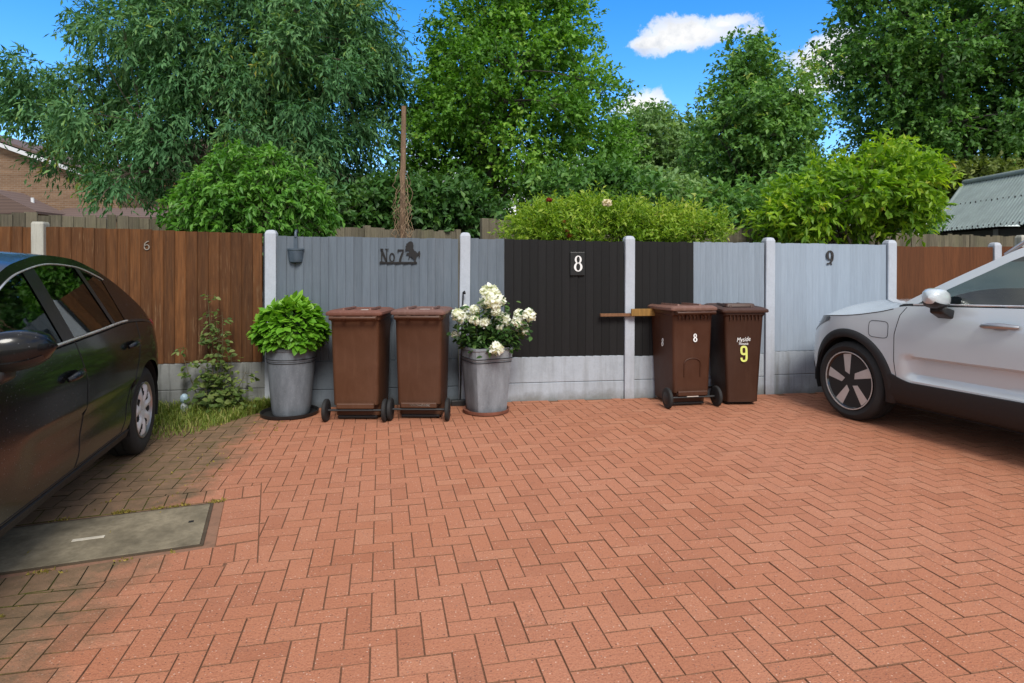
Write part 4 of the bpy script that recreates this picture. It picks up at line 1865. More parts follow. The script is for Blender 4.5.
    # cladding
    if s.clad:
        for side in (-1, 1):
            for xa in (s.xf, s.xr):
                b = MB()
                P = []
                t0, t1 = (-.42, PI + .42) if True else (0, PI)
                for i in range(49):
                    t = t0 + (t1 - t0) * i / 48
                    row = []
                    wdt = s.clad_w * (1 + .25 * abs(math.cos(t)) ** 3)
                    for rr, off in ((s.RA - .012, -.03), (s.RA - .008, .010), (s.RA + .012, .017), (s.RA + wdt * .8, .012), (s.RA + wdt, .001), (s.RA + wdt + .002, -.012)):
                        x = xa + rr * math.cos(t)
                        z = s.R + .01 + rr * math.sin(t)
                        z = max(z, s.gc + .02)
                        row.append(s.P(max(.02, min(s.L - .02, x)), z, side, off))
                    P.append(row)
                b.grid(P)
                b.build('arch_cladding', m_clad, root, smooth=45)
            b = MB()
            P = []
            x0, x1 = s.xf + s.RA + .02, s.xr - s.RA - .02
            for i in range(61):
                x = x0 + (x1 - x0) * i / 60
                top = s.clad_z + .03 * (i / 60) + .07 * max(0, 1 - (x - x0) / .22) ** 1.5 + .06 * max(0, 1 - (x1 - x) / .2) ** 1.5
                row = []
                for z, off in ((s.gc + .02, -.10), (s.gc + .025, -.02), (s.gc + .06, .008), (s.gc + .12, .016), (top - .03, .014), (top - .004, .010), (top, -.006)):
                    row.append(s.P(x, z, side, off))
                P.append(row)
            b.grid(P)
            b.build('sill_cladding', m_clad, root, smooth=45)
    else:
        for side in (-1, 1):
            b = MB()
            P = []
            x0, x1 = s.xf + s.RA + .01, s.xr - s.RA - .01
            for i in range(41):
                x = x0 + (x1 - x0) * i / 40
                P.append([s.P(x, z, side, off) for z, off in ((s.low_z - .035, -.08), (s.low_z - .03, -.02), (s.low_z + .0, .006), (s.low_z + .045, .008), (s.low_z + .05, -.004))])
            b.grid(P)
            b.build('sill', m_clad, root, smooth=45)
    # seats, dashboard, steering wheel
    b = MB()
    for y in (-.37, .37):
        sx = s.seat_x
        b.box(sx - .25, sx + .25, y - .24, y + .24, .42, .58)
        M = Matrix.Translation((sx + .27, y, .55)) @ Matrix.Rotation(R(14), 4, 'Y')
        b.box(-.07, .07, -.23, .23, 0, .60, M=M)
        b.box(-.05, .05, -.12, .12, .64, .83, M=M)
    b.build('front_seats', m_dkin, root, bevel=.04, segs=3, smooth=40)
    b = MB()
    sx = s.seat_x + .85
    b.box(sx - .25, sx + .2, -.62, .62, .42, .58)
    M = Matrix.Translation((sx + .25, 0, .55)) @ Matrix.Rotation(R(16), 4, 'Y')
    b.box(-.07, .07, -.62, .62, 0, .52, M=M)
    for y in (-.38, .38):
        b.box(-.05, .05, y - .12, y + .12, .54, .68, M=M)
    b.build('rear_seat', m_dkin, root, bevel=.04, segs=3, smooth=40)
    b = MB()
    b.box(s.xc + .15, s.seat_x - .62, -s.W + .22, s.W - .22, .6, s.zb(s.xc + .4) - .04)
    b.box(.9, s.xe - .1, -s.W + .16, s.W - .16, s.gc + .12, s.gc + .16)
    b.build('dashboard', m_dkin, root, bevel=.03, smooth=40)
    b = MB()
    Ms = Matrix.Translation((s.seat_x - .52, s.wheel_side * .37, .92)) @ Matrix.Rotation(R(-65), 4, 'Y')
    b.tube([Ms @ Vector((.18 * math.cos(2 * PI * i / 24), .18 * math.sin(2 * PI * i / 24), 0)) for i in range(25)], .014, 6)
    b.build('steering_wheel', m_trim, root, smooth=60)
    return ob


def tyre_prof(Rw, w, rim):
    h = w / 2
    return [(rim - .012, -h * .80), (rim + .005, -h * .93), (rim + (Rw - rim) * .45, -h * 1.02), (Rw - .035, -h * .97), (Rw - .012, -h * .86), (Rw - .002, -h * .70), (Rw, -h * .45),
            (Rw - .0005, -h * .30), (Rw - .007, -h * .29), (Rw - .007, -h * .24), (Rw, -h * .23), (Rw, h * .23), (Rw - .007, h * .24), (Rw - .007, h * .29), (Rw - .0005, h * .30),
            (Rw, h * .45), (Rw - .002, h * .7), (Rw - .012, h * .86), (Rw - .035, h * .97), (rim + (Rw - rim) * .45, h * 1.02), (rim + .005, h * .93), (rim - .012, h * .80)]


def wheel(root, x, side, Rw, width, rimr, outer, style, spin):
    """side -1: outer face towards -y"""
    M = Matrix.Translation((x, side * (outer - width / 2), Rw)) @ Matrix.Rotation(R(90) * (1 if side < 0 else -1), 4, 'X')
    # local +z of the lathe points outwards
    b = MB()
    b.lathe(tyre_prof(Rw, width, rimr), 56, M=M)
    t = b.build('wheel', m_tyre, root, smooth=40)
    b = MB()
    h = width / 2
    b.lathe([(rimr - .012, -h * .7), (rimr - .012, h * .8), (rimr - .004, h * .95), (rimr - .010, h * .97), (rimr - .028, h * .82), (rimr - .034, -h * .6)], 56, M=M, cap0=False, cap1=False)
    b.lathe([(.02, -h * .5), (rimr - .03, -h * .45)], 40, M=M)
    b.build('rim', m_blk if style == 'five' else m_satin, t, smooth=35)
    f = MB()
    if style == 'five':
        disc = MB()
        disc.lathe([(rimr * .72, -h * .1), (rimr * .72, 0), (.05, 0)], 40, M=M)
        disc.build('brake_disc', plain('brake_disc', (.16, .155, .15), .4, .9), t, smooth=30)
        dk = MB()
        for k in range(5):
            a = 2 * PI * k / 5 + spin
            Mk = M @ Matrix.Rotation(a, 4, 'Z')
            # dark spoke behind, bright skewed paddle on its outer part
            ro = rimr - .012
            z0 = h * .72
            P = [(.045, -.022), (.10, -.034), (.16, -.05), (ro, -.075), (ro, .050), (.16, .042), (.10, .034), (.045, .026)]
            lo = [Mk @ Vector((x_, y_, z0 - .045)) for x_, y_ in P]
            hi = [Mk @ Vector((x_, y_, z0 - .012 * (x_ < .06) + .006 * (x_ > .12))) for x_, y_ in P]
            dk.rings([lo, hi])
            Q = [(.050, -.012), (ro - .004, -.080), (ro - .004, .012), (.082, .030)]
            lo = [Mk @ Vector((x_, y_, z0 - .02)) for x_, y_ in Q]
            hi = [Mk @ Vector((x_ + (.003 if x_ < .15 else -.003), y_, z0 + .0105)) for x_, y_ in Q]
            f.rings([lo, hi])
        dk.lathe([(.068, h * .45), (.068, h * .66), (.05, h * .74), (.03, h * .76), (.001, h * .765)], 28, M=M)
        dk.build('spokes', m_blk, t, smooth=25)
        f.lathe([(rimr - .016, h * .85), (rimr - .016, h * .965), (rimr - .007, h * .968), (rimr - .007, h * .9)], 56, M=M, cap0=False, cap1=False)
        f.build('machined_faces', plain('machined_alloy', (.60, .585, .57), .38, .4, var=.08), t, smooth=25)
        hb = MB()
        hb.lathe([(.034, h * .74), (.036, h * .775), (.034, h * .785), (.026, h * .787)], 24, M=M)
        hb.build('hub_cap', m_chrome, t, smooth=30)
    else:
        # silver trim: domed disc with rounded slots between the spokes
        n, ns = 126, 7
        rr = [.02, .045, .075, .105, .13, .15, .165, .18, .19, rimr - .004]
        prof = lambda r: h * (.80 + .10 * math.sin(min(1, r / (rimr)) * PI * .9))
        def hole(r, a):
            t = ((a - spin) / (2 * PI / ns)) % 1 - .5
            rc, ac = .128, t * 2 * PI / ns * r
            return ((r - .135) / .048) ** 2 + (ac / .024) ** 2 < 1
        rs = [.004 + (rimr - .006) * i / 34 for i in range(35)]
        P = [[M @ Vector((r * math.cos(2 * PI * k / n), r * math.sin(2 * PI * k / n), prof(r) + .010 * math.cos(ns * (2 * PI * k / n - spin)) * smooth(.04, .1, r) * (1 - smooth(.16, .2, r)))) for k in range(n + 1)] for r in rs]
        for i in range(34):
            for k in range(n):
                if not hole((rs[i] + rs[i + 1]) / 2, 2 * PI * (k + .5) / n):
                    f.add([P[i][k], P[i][k + 1], P[i + 1][k + 1], P[i + 1][k]], [(0, 1, 2, 3)])
        f.build('wheel_trim', plain('silver_wheel_trim', (.66, .66, .66), .38, .25, var=.15, scale=12), t, smooth=50, merge=True)
        b = MB()
        b.lathe([(rimr - .03, h * .45), (.01, h * .45)], 40, M=M)
        b.build('steel_wheel', m_liner, t)
    return t


def mirror(root, s, x, z, side, mp, L=.24, H=.155, D=.15, out=.12, foot=m_trim):
    y0 = s.w(x) - .05
    cy = y0 + out
    rings = []
    for i in range(9):
        t = i / 8
        yy = cy - .10 + L * t
        e = math.sin(min(1, max(0, .12 + t * .95)) * PI) ** .28
        hh, dd = H / 2 * e, D / 2 * e
        ring = []
        for k in range(20):
            a = 2 * PI * k / 20
            c_, s_ = math.cos(a), math.sin(a)
            q = (abs(c_) ** 3 + abs(s_) ** 3) ** (-1 / 3)
            ring.append(Vector((x - dd * .25 + dd * q * c_ + .05 * t, side * yy, z + hh * q * s_ + .015 * t)))
        rings.append(ring)
    b = MB()
    b.rings(rings)
    o = b.build('wing_mirror', mp, root, smooth=50)
    b = MB()
    low = []
    for r in rings[1:8]:
        zmin, zmax = min(p.z for p in r), max(p.z for p in r)
        cxx = sum(p.x for p in r) / len(r)
        low.append([Vector((cxx + (p.x - cxx) * 1.02, p.y, min(p.z, zmin + (zmax - zmin) * .24) - .003)) for p in r])
    b.rings(low)
    b.build('lower_shell', foot, o, smooth=50)
    b = MB()
    b.rings([[Vector((x + a * .07, side * (y0 - .02), z - H / 2 - .055 + c * .04)) for a, c in ((-1, -1), (1, -1), (1, 1), (-1, 1))],
             [Vector((x + a * .055, side * (cy - .01), z - H / 2 + .0 + c * .03)) for a, c in ((-1, -1), (1, -1), (1, 1), (-1, 1))]])
    b.build('mirror_foot', foot, o, bevel=.012, smooth=40)
    return o


# ---- black hatchback
def place(root_loc_x, root_loc_y, rear, contact_local):
    th = math.atan2(rear[1], rear[0])
    c, s_ = math.cos(th), math.sin(th)
    lx, ly = contact_local
    return Vector((root_loc_x - (c * lx - s_ * ly), root_loc_y - (s_ * lx + c * ly), 0)), th


H = Car(L=4.42, W=.905, fa=.95, fn=2.3, ra=.78, rn=2.7, xf=.93, xr=3.615, R=.318, RA=.355, gc=.17, low_z=.215,
        prof=[(.1, .10), (.22, .055), (.38, .018), (.55, 0), (.72, .004), (.86, .022), (1.0, .055), (1.2, .10)],
        nose=[(.2, .02), (.45, 0), (.8, .18)], tail=[(.2, .06), (.5, 0), (.72, .02), (1.02, .10)],
        belt=[(0, .66), (.5, .80), (1.15, .915), (1.9, .945), (2.8, .972), (3.25, .986), (3.6, .970), (3.9, .925), (4.15, .87), (4.42, .80)],
        roof=[(1.12, .915), (1.4, 1.09), (1.75, 1.28), (2.1, 1.395), (2.5, 1.44), (2.8, 1.425), (3.1, 1.36), (3.4, 1.25), (3.65, 1.125), (3.88, .985), (3.99, .915), (4.04, .90)],
        low=[(0, .26), (.3, .20), (1.3, .215), (3.2, .215), (4.1, .24), (4.42, .33)],
        dents=[(1.6, 3.5, .33, .60, .022, .09)], xc=1.14, xh=2.0, xt=3.45, xe=4.0, bowf=.22, bowr=-.12, crown=.05, rcrown=.035, tumble=.36, rail=.055,
        doors=[dict(poly=[(1.38, .25), (2.36, .25), (2.42, .6), (2.40, 1.1), (1.33, 1.1), (1.36, .6)], gap=[(1.36, .93), (1.36, .55), (1.42, .28), (2.34, .28), (2.41, .55), (2.43, .75), (2.37, .962)], handle=(2.24, .80, .19), rise=.02),
               dict(poly=[(2.361, .25), (3.14, .25), (3.22, .52), (3.40, .76), (3.42, 1.1), (2.40, 1.1), (2.42, .6)], gap=[(2.37, .28), (3.10, .28), (3.20, .50), (3.38, .74), (3.45, .86), (3.46, .985)], handle=(3.24, .845, .19), rise=.02)],
        extra_x=[], dlo=(1.35, 3.31, 1.75, 3.18), chrome_belt=True, chrome_top=True, frame_paint=True, handle_mat=None, clad=False,
        segs=[(1.42, 2.26, 1.55, 2.14, 'glass'), (2.26, 2.41, 2.14, 2.28, 'pillar'), (2.41, 3.03, 2.28, 2.80, 'glass'), (3.03, 3.085, 2.80, 2.86, 'pillar'), (3.085, 3.29, 2.86, 3.16, 'glass'), (3.29, 4.0, 3.16, 3.96, 'frame')],
        seat_x=2.15, wheel_side=1)
locH, thH = place(-2.725, 4.63, (-.268, .963), (H.xr, -.865))
hatch = empty('hatchback_car', locH, thH, 'black rain spotted hatchback car with silver wheel trims parked at the left', 'car')
m_black = paint('black_paint_coat', (.0045, .0045, .005), 0, .25, .22, coat=.32, dirt=(.055, .06, .065))
gl_h = glass('tinted_glass', (.42, .52, .48))
car(hatch, H, m_black, gl_h)
for x in (H.xf, H.xr):
    for sd in (-1, 1):
        wheel(hatch, x, sd, H.R, .205, .208, .872, 'trim', .3)
for sd in (-1, 1):
    mirror(hatch, H, 1.42, 1.03, sd, m_black, L=.24, H=.165, D=.17)
for sd in (-1, 1):
    b = MB()
    P = []
    for i in range(11):
        x = 4.02 + .335 * i / 10
        P.append([H.P(x, z, sd, .006) for z in (.80 + .10 * (1 - i / 10), .84 + .09 * (1 - i / 10), .90 + .05 * (1 - i / 10), .955)])
    b.grid(P)
    b.build('tail_light', m_red, hatch, smooth=50)
    b = MB()
    P = []
    for i in range(11):
        x = .10 + .62 * i / 10
        P.append([H.P(x, z, sd, .004) for z in (.60 + .07 * i / 10, .66 + .07 * i / 10, min(.72 + .09 * i / 10, H.zb(x) - .01))])
    b.grid(P)
    b.build('headlight', m_lens, hatch, smooth=50)

# ---- silver white electric SUV
S = Car(L=4.44, W=.93, fa=.95, fn=2.35, ra=.6, rn=3.2, xf=.885, xr=3.585, R=.352, RA=.392, gc=.215, low_z=.3,
        prof=[(.1, .09), (.25, .05), (.42, .015), (.6, .002), (.78, 0), (.92, .010), (1.05, .035), (1.2, .075), (1.4, .12)],
        nose=[(.2, .05), (.45, 0), (.7, .05), (.95, .34)], tail=[(.2, .08), (.5, 0), (.8, .02), (1.15, .12)],
        belt=[(0, .80), (.12, .855), (.4, .905), (.9, .945), (1.2, .995), (1.45, 1.05), (2.0, 1.075), (2.6, 1.10), (3.2, 1.135), (3.7, 1.19), (4.44, 1.2)],
        roof=[(1.36, 1.045), (1.62, 1.195), (1.98, 1.385), (2.28, 1.53), (2.62, 1.605), (3.0, 1.63), (3.4, 1.61), (3.85, 1.55), (4.05, 1.50), (4.22, 1.34), (4.30, 1.2)],
        low=[(0, .34), (.3, .28), (1.3, .31), (3.2, .31), (4.1, .30), (4.44, .36)],
        dents=[(1.45, 3.15, .455, .66, .058, .034)], xc=1.38, xh=2.2, xt=3.9, xe=4.29, bowf=.22, bowr=.06, crown=.135, rcrown=.035, tumble=.33, rail=.07,
        doors=[dict(poly=[(1.36, .3), (2.44, .3), (2.46, .7), (2.44, 1.2), (1.33, 1.2)], gap=[(1.46, 1.045), (1.41, .98), (1.37, .82), (1.365, .60), (1.385, .42)], handle=(2.20, .955, .25), rise=.012),
               dict(poly=[(2.445, .3), (3.12, .3), (3.2, .62), (3.45, .85), (3.5, 1.2), (2.45, 1.2)], gap=[(2.475, 1.092), (2.475, .60), (2.455, .40), (2.45, .36)], handle=(3.24, 1.0, .24), rise=.012)],
        extra_x=[], dlo=(1.5, 3.75, 1.6, 3.9), chrome_belt=True, chrome_top=False, frame_paint=True, handle_mat=m_satin, clad=True, clad_w=.065, clad_z=.44,
        segs=[(1.62, 2.44, 1.76, 2.36, 'glass'), (2.44, 2.55, 2.36, 2.47, 'pillar'), (2.55, 3.40, 2.47, 3.22, 'glass'), (3.40, 3.45, 3.22, 3.28, 'pillar'), (3.45, 3.75, 3.28, 3.62, 'glass'), (3.75, 4.22, 3.62, 4.12, 'frame')],
        seat_x=2.3, wheel_side=1)
locS, thS = place(3.03, 5.62, (.3, -.954), (S.xf, -.90))
suv = empty('sport_utility_car', locS, thS, 'silver white sport utility car parked at the right with black wheel arches', 'car')
m_silver = paint('silver_white_paint', (.505, .558, .585), .08, .3, .10, dirt=(.30, .27, .24))
gl_s = glass('green_tint_glass', (.58, .72, .66))
car(suv, S, m_silver, gl_s)
for x in (S.xf, S.xr):
    for sd in (-1, 1):
        wheel(suv, x, sd, S.R, .235, .266, .915, 'five', .55)
for sd in (-1, 1):
    mirror(suv, S, 1.79, 1.13, sd, m_silver, L=.23, H=.155, D=.17, out=.13)
for sd in (-1, 1):
    b = MB()        # headlamp, wrapping round the corner under the bonnet edge
    P = []
    for i in range(13):
        x = .03 + .60 * (i / 12) ** 1.3
        zt_ = S.zb(x) - .012
        P.append([S.P(x, zt_ - k * (.20 - .165 * i / 12), sd, .005) for k in (1, .66, .33, 0)])
    b.grid(P)
    b.build('headlight', m_blk, suv, smooth=50)
    b = MB()
    b.tube([S.P(.05 + .22 * i / 8, S.zb(.05 + .22 * i / 8) - .055, sd, .006) for i in range(9)], .007, 6)
    b.build('light_bar', m_lens, suv, smooth=60)
    b = MB()        # black roof rail
    b.tube([Vector((2.1 + 1.7 * i / 14, sd * (S.Yg(2.1 + 1.7 * i / 14, S.zt(2.1 + 1.7 * i / 14)) - .03), S.zt(2.1 + 1.7 * i / 14) + (.012 if i in (0, 14) else .045))) for i in range(15)], .014, 8)
    b.build('roof_rail', m_satin, suv, smooth=60)
    b = MB()        # shut line of the bonnet
    b.tube([S.P(.34 + 1.0 * i / 20, S.zb(.34 + 1.0 * i / 20) - .006, sd, -.0005) for i in range(21)], .0035, 5)
    b.build('bonnet_gap', m_gap, suv)
# charging flap, near side
b = MB()
cx, cz, hw, hh = 1.215, .845, .095, .07
loop = []
for i in range(41):
    a = 2 * PI * i / 40
    q = (abs(math.cos(a)) ** 5 + abs(math.sin(a)) ** 5) ** (-.2)
    loop.append(S.P(cx + hw * q * math.cos(a), cz + hh * q * math.sin(a), -1, .0))
b.tube(loop, .0026, 5, caps=False)
b.build('charging_flap', m_gap, suv)
# front: grille panel and lower bumper
b = MB()
for z0, z1, off, x0 in ((.30, .42, .008, .25),):
    P = []
    for sd, rng in ((-1, range(12, -1, -1)), (1, range(0, 13))):
        for i in rng:
            x = .002 + x0 * (i / 12) ** 1.6
            P.append([S.P(x, z0 + (z1 - z0) * k / 3, sd, off) for k in range(4)])
    b.grid(P)
b.build('bumper_cladding', m_clad, suv, smooth=45)

# ------------------------------------------------------------ trees and shrubs
class Crown:
    def __init__(s, ells, seed):
        s.g = np.random.default_rng(seed)
        s.c = np.array([tuple(wp(e[0], e[1], e[4])) for e in ells])
        s.r = np.array([(e[2] * e[4] / FOC, e[5], e[3] * e[4] / FOC) for e in ells])

    def clumps(s, n, shell=.55, zmin=None):
        """clump centres, mostly towards the outside of the crown, kept apart"""
        w = (s.r[:, 0] * s.r[:, 1] * s.r[:, 2]) ** .75
        w /= w.sum()
        out = []
        tries = 0
        vol = 4.19 * (s.r[:, 0] * s.r[:, 1] * s.r[:, 2]).sum() * .55
        dmin = .62 * (vol / n) ** (1 / 3)
        while len(out) < n and tries < n * 40:
            tries += 1
            k = s.g.choice(len(w), p=w)
            d = s.g.normal(size=3)
            d /= np.linalg.norm(d)
            u = shell + (1 - shell) * s.g.random() if s.g.random() < .75 else s.g.random() * shell
            p = s.c[k] + d * s.r[k] * u
            if zmin is not None and p[2] < zmin:
                continue
            if out and np.min(np.sum((np.array(out) - p) ** 2, 1)) < dmin * dmin * (1 if tries < n * 20 else .3):
                continue
            out.append(p)
        return np.array(out)


def sprigs(g, cl, rad, ns, nl, length, L, Wd, up, droop, spread, flat=.8, out_bias=.8, centre=None):
    """ns shoots per clump, nl leaves per shoot -> leaf arrays"""
    n = len(cl)
    d = g.normal(size=(n, ns, 3))
    d /= np.linalg.norm(d, axis=2, keepdims=True)
    u = g.random((n, ns, 1)) ** .45
    rr = rad * g.uniform(.65, 1.3, (n, 1, 1))
    o = cl[:, None, :] + d * rr * u * np.array([1, 1, flat])
    sd = d * out_bias + g.normal(size=d.shape) * .45 + np.array([0, 0, up])
    if centre is not None:
        sd = sd + .5 * unit(o - centre)
    sd = unit(sd)
    ln = length * g.uniform(.6, 1.3, (n, ns, 1, 1))
    t = (np.arange(nl) + .4) / nl
    t = t[None, None, :, None] + g.normal(size=(n, ns, nl, 1)) * .08
    p = o[:, :, None, :] + sd[:, :, None, :] * ln * t + np.array([0, 0, -1.0]) * droop * ln * t ** 2
    rd = g.normal(size=(n, ns, nl, 3))
    ld = sd[:, :, None, :] * .7 + rd * spread + np.array([0, 0, -1.0]) * droop * (.4 + t)
    nr = np.array([0, -.15, .75]) + g.normal(size=ld.shape) * .5 + .55 * d[:, :, None, :]
    N = n * ns * nl
    LL = L * g.uniform(.65, 1.25, N)
    tone = np.broadcast_to(g.normal(size=(n, 1, 1)) * .11, (n, ns, nl)) + g.normal(size=(n, ns, 1)) * .09 + g.normal(size=(n, ns, nl)) * .10 + .12 * (t[..., 0] - .5) + .5
    return p.reshape(-1, 3), unit(ld.reshape(-1, 3)), nr.reshape(-1, 3), LL, LL * Wd * g.uniform(.8, 1.2, N), np.clip(tone.reshape(-1), 0, 1)


def limbs(b, g, base, fork, cl, r0, sub=.5):
    """trunk to the fork, then a limb with side branches to every clump"""
    base, fork = Vector(base), Vector(fork)
    lean = Vector((g.normal() * .12, g.normal() * .12, 0))
    q = [base, base.lerp(fork, .35) + lean, base.lerp(fork, .7) + lean * .6, fork]
    b.tube(q, [r0 * 1.35, r0, r0 * .92, r0 * .8], 10)
    # main leaders through groups of clumps
    nlead = max(3, len(cl) // 14)
    idx = g.choice(len(cl), nlead, replace=False)
    lead = []
    for i in idx:
        e = Vector(cl[i])
        m = fork.lerp(e, .45) + Vector((g.normal() * .12, g.normal() * .12, .18 * (e - fork).length))
        pts = [fork * (1 - t) ** 2 + m * 2 * t * (1 - t) + e * t * t for t in [k / 8 for k in range(9)]]
        pts = [p + Vector(g.normal(size=3)) * .02 * (e - fork).length * (0 < k < 8) for k, p in enumerate(pts)]
        b.tube(pts, [r0 * (.55 - .47 * k / 8) for k in range(9)], 7)
        lead.append(pts)
    allp = [(p, r0 * (.5 - .42 * k / 8)) for pts in lead for k, p in enumerate(pts)]
    P = np.array([tuple(p) for p, _ in allp])
    for c in cl:
        c = Vector(c)
        dist = np.sum((P - np.array(c)) ** 2, 1) + .8 * np.maximum(0, P[:, 2] - c.z + .1) ** 2 * 3
        k = int(np.argmin(dist))
        s0, rs = allp[k]
        ln = (c - s0).length
        m = s0.lerp(c, .5) + Vector((g.normal() * .1, g.normal() * .1, .10)) * ln
        pts = [s0 * (1 - t) ** 2 + m * 2 * t * (1 - t) + c * t * t for t in (0, .25, .5, .75, 1)]
        r1 = min(rs * .7, .012 + .02 * ln)
        b.tube(pts, [r1, r1 * .8, r1 * .62, r1 * .45, r1 * .25], 5)
        for _ in range(int(4 * sub)):
            e = c + Vector(g.normal(size=3)) * .28
            b.tube([pts[3], c.lerp(e, .5) + Vector(g.normal(size=3)) * .04, e], [r1 * .35, r1 * .22, r1 * .1], 4)


def tree(name, label, cat, ells, base_px, Yb, seed, ncl, rad, ns, nl, length, L, Wd, up, droop, spread, leaf, barkm, r0, forkz, group=None, shell=.55, zmin=None, flat=.8, part='crown', stem='trunk', fold=.2, curl=.12):
    cr = Crown(ells, seed)
    cl = cr.clumps(ncl, shell, zmin)
    bx = (base_px - 512) / FOC * Yb
    root = empty(name, (bx, Yb, -.06), 0, label, cat, group)
    off = np.array([bx, Yb, -.06])
    cen = cl.mean(0)
    p, d, nr, LL, WW, tone = sprigs(cr.g, cl, rad, ns, nl, length, L, Wd, up, droop, spread, flat, centre=cen)
    V, F, k = leaf_arrays(p - off, d, nr, LL, WW, fold=fold, curl=curl)
    raw_mesh(part, V, F, leaf, root, np.repeat(tone, k))
    b = MB()
    limbs(b, cr.g, (0, 0, 0), Vector((0, 0, forkz)), cl - off, r0)
    b.build(stem, barkm, root, smooth=60, normals=False)
    return root


m_bk1 = bark('brown_bark', (.10, .075, .055))
m_bk2 = bark('grey_bark', (.07, .065, .05))
m_euc = leafmat('blue_green_leaf', [(0, (0.036, 0.110, 0.040)), (.4, (0.076, 0.195, 0.074)), (.68, (0.141, 0.282, 0.113)), (.84, (0.201, 0.349, 0.105)), (.95, (0.316, 0.390, 0.057)), (1, (0.365, 0.323, 0.065))], .6, .25, .2)
m_oak = leafmat('fresh_green_leaf', [(0, (0.051, 0.141, 0.017)), (.4, (0.096, 0.245, 0.028)), (.7, (0.166, 0.356, 0.043)), (1, (0.332, 0.508, 0.078))], .5, .32)
m_far = leafmat('soft_green_leaf', [(0, (0.098, 0.192, 0.072)), (.5, (0.185, 0.317, 0.109)), (1, (0.320, 0.452, 0.172))], .55, .3)
m_mid = leafmat('dusky_green_leaf', [(0, (0.055, 0.146, 0.040)), (.5, (0.115, 0.258, 0.059)), (.8, (0.187, 0.348, 0.070)), (1, (0.423, 0.448, 0.100))], .5, .28)
m_dark = leafmat('deep_green_leaf', [(0, (0.039, 0.113, 0.025)), (.45, (0.078, 0.195, 0.040)), (.75, (0.135, 0.282, 0.055)), (1, (0.239, 0.390, 0.082))], .48, .28)
m_lime = leafmat('lime_leaf', [(0, (0.068, 0.167, 0.013)), (.4, (0.150, 0.302, 0.021)), (.7, (0.285, 0.451, 0.028)), (.92, (0.490, 0.540, 0.057)), (1, (0.490, 0.321, 0.068))], .45, .35)
m_dome = leafmat('layered_leaf', [(0, (0.043, 0.144, 0.018)), (.4, (0.082, 0.231, 0.029)), (.75, (0.151, 0.350, 0.051)), (1, (0.259, 0.431, 0.102))], .45, .3)
m_hedge = leafmat('yellow_green_leaf', [(0, (0.085, 0.189, 0.014)), (.4, (0.184, 0.323, 0.024)), (.75, (0.340, 0.458, 0.047)), (1, (0.511, 0.512, 0.119))], .5, .35)
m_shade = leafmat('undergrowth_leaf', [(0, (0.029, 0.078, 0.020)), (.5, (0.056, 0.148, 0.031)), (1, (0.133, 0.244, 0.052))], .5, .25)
m_olive = leafmat('olive_leaf', [(0, (0.087, 0.131, 0.029)), (.5, (0.160, 0.217, 0.051)), (1, (0.261, 0.304, 0.087))], .55, .3)

tree('weeping_tree', 'huge blue green tree with narrow hanging leaves filling the left of the sky', 'tree',
     [(75, 108, 78, 52, 11.6, 1.6), (140, 155, 85, 48, 11.4, 1.6), (150, 50, 95, 58, 12, 1.9), (205, 95, 90, 70, 12, 1.9), (290, 45, 100, 75, 12, 2.1), (335, 120, 62, 80, 11.6, 1.7),
      (355, 50, 42, 70, 12, 1.5), (340, 190, 52, 42, 11.5, 1.3), (245, -50, 150, 60, 12.2, 2.1), (265, 130, 70, 55, 12.2, 1.8), (30, 95, 30, 26, 11.6, .8)],
     248, 12.2, 21, 265, .39, 66, 9, .30, .122, .29, -.18, .55, .5, m_euc, m_bk1, .19, 2.6, zmin=2.35, fold=.12)
tree('broad_tree', 'big fresh green broad leaved tree in the middle behind the slate blue fence', 'tree',
     [(500, 85, 80, 70, 13, 1.7), (462, 120, 60, 70, 13, 1.5), (560, 125, 62, 72, 13, 1.6), (520, 30, 78, 46, 13.2, 1.5), (505, 165, 105, 42, 13, 1.6), (592, 170, 38, 48, 13, 1.1), (505, -18, 62, 28, 13.2, 1.1), (440, 75, 34, 40, 13, 1.0), (415, 120, 20, 40, 13, .7)],
     482, 13.2, 22, 200, .42, 44, 8, .28, .095, .62, .35, .18, .7, m_oak, m_bk2, .14, 2.0, zmin=1.9)
tree('far_tree', 'pale green tree farthest away, in the gap right of the big middle tree', 'tree',
     [(658, 152, 36, 42, 26, 2.4), (640, 165, 28, 44, 26, 2.2), (682, 165, 18, 34, 26, 1.7), (658, 195, 44, 28, 26, 2.4), (632, 125, 16, 14, 26, 1.2)],
     662, 26, 23, 90, .68, 40, 8, .42, .20, .6, .3, .2, .7, m_far, m_bk2, .22, 3.2, zmin=2.5, shell=.5)
tree('spreading_tree', 'dusky green tree with a tapering crown between the far tree and the tall right tree', 'tree',
     [(757, 86, 34, 36, 18, 1.6), (745, 138, 48, 52, 18, 2.0), (778, 115, 26, 40, 18, 1.5), (730, 185, 36, 40, 18, 1.6), (772, 185, 58, 38, 18, 2.0), (746, 62, 20, 16, 18, 1.0), (704, 200, 18, 20, 18, 1.0), (792, 75, 12, 14, 18, .6)],
     757, 18, 24, 130, .54, 44, 8, .34, .135, .6, .15, .3, .7, m_mid, m_bk2, .17, 2.2, zmin=2.0)
tree('tall_tree', 'huge dark green tree filling the top right corner above the green roofed shed', 'tree',
     [(905, 70, 68, 70, 20, 2.6), (985, 55, 90, 85, 20, 3.2), (868, 45, 34, 48, 20, 1.7), (900, 130, 46, 40, 20, 2.2), (965, 125, 80, 46, 20, 2.8), (950, -50, 130, 60, 20, 3.2), (1065, 75, 90, 90, 20, 3.2), (1000, 145, 60, 26, 20.5, 2.0), (862, 88, 20, 30, 20, 1.2)],
     955, 20.6, 25, 280, .64, 50, 8, .40, .155, .62, .15, .25, .7, m_dark, m_bk2, .24, 2.6, zmin=2.4)
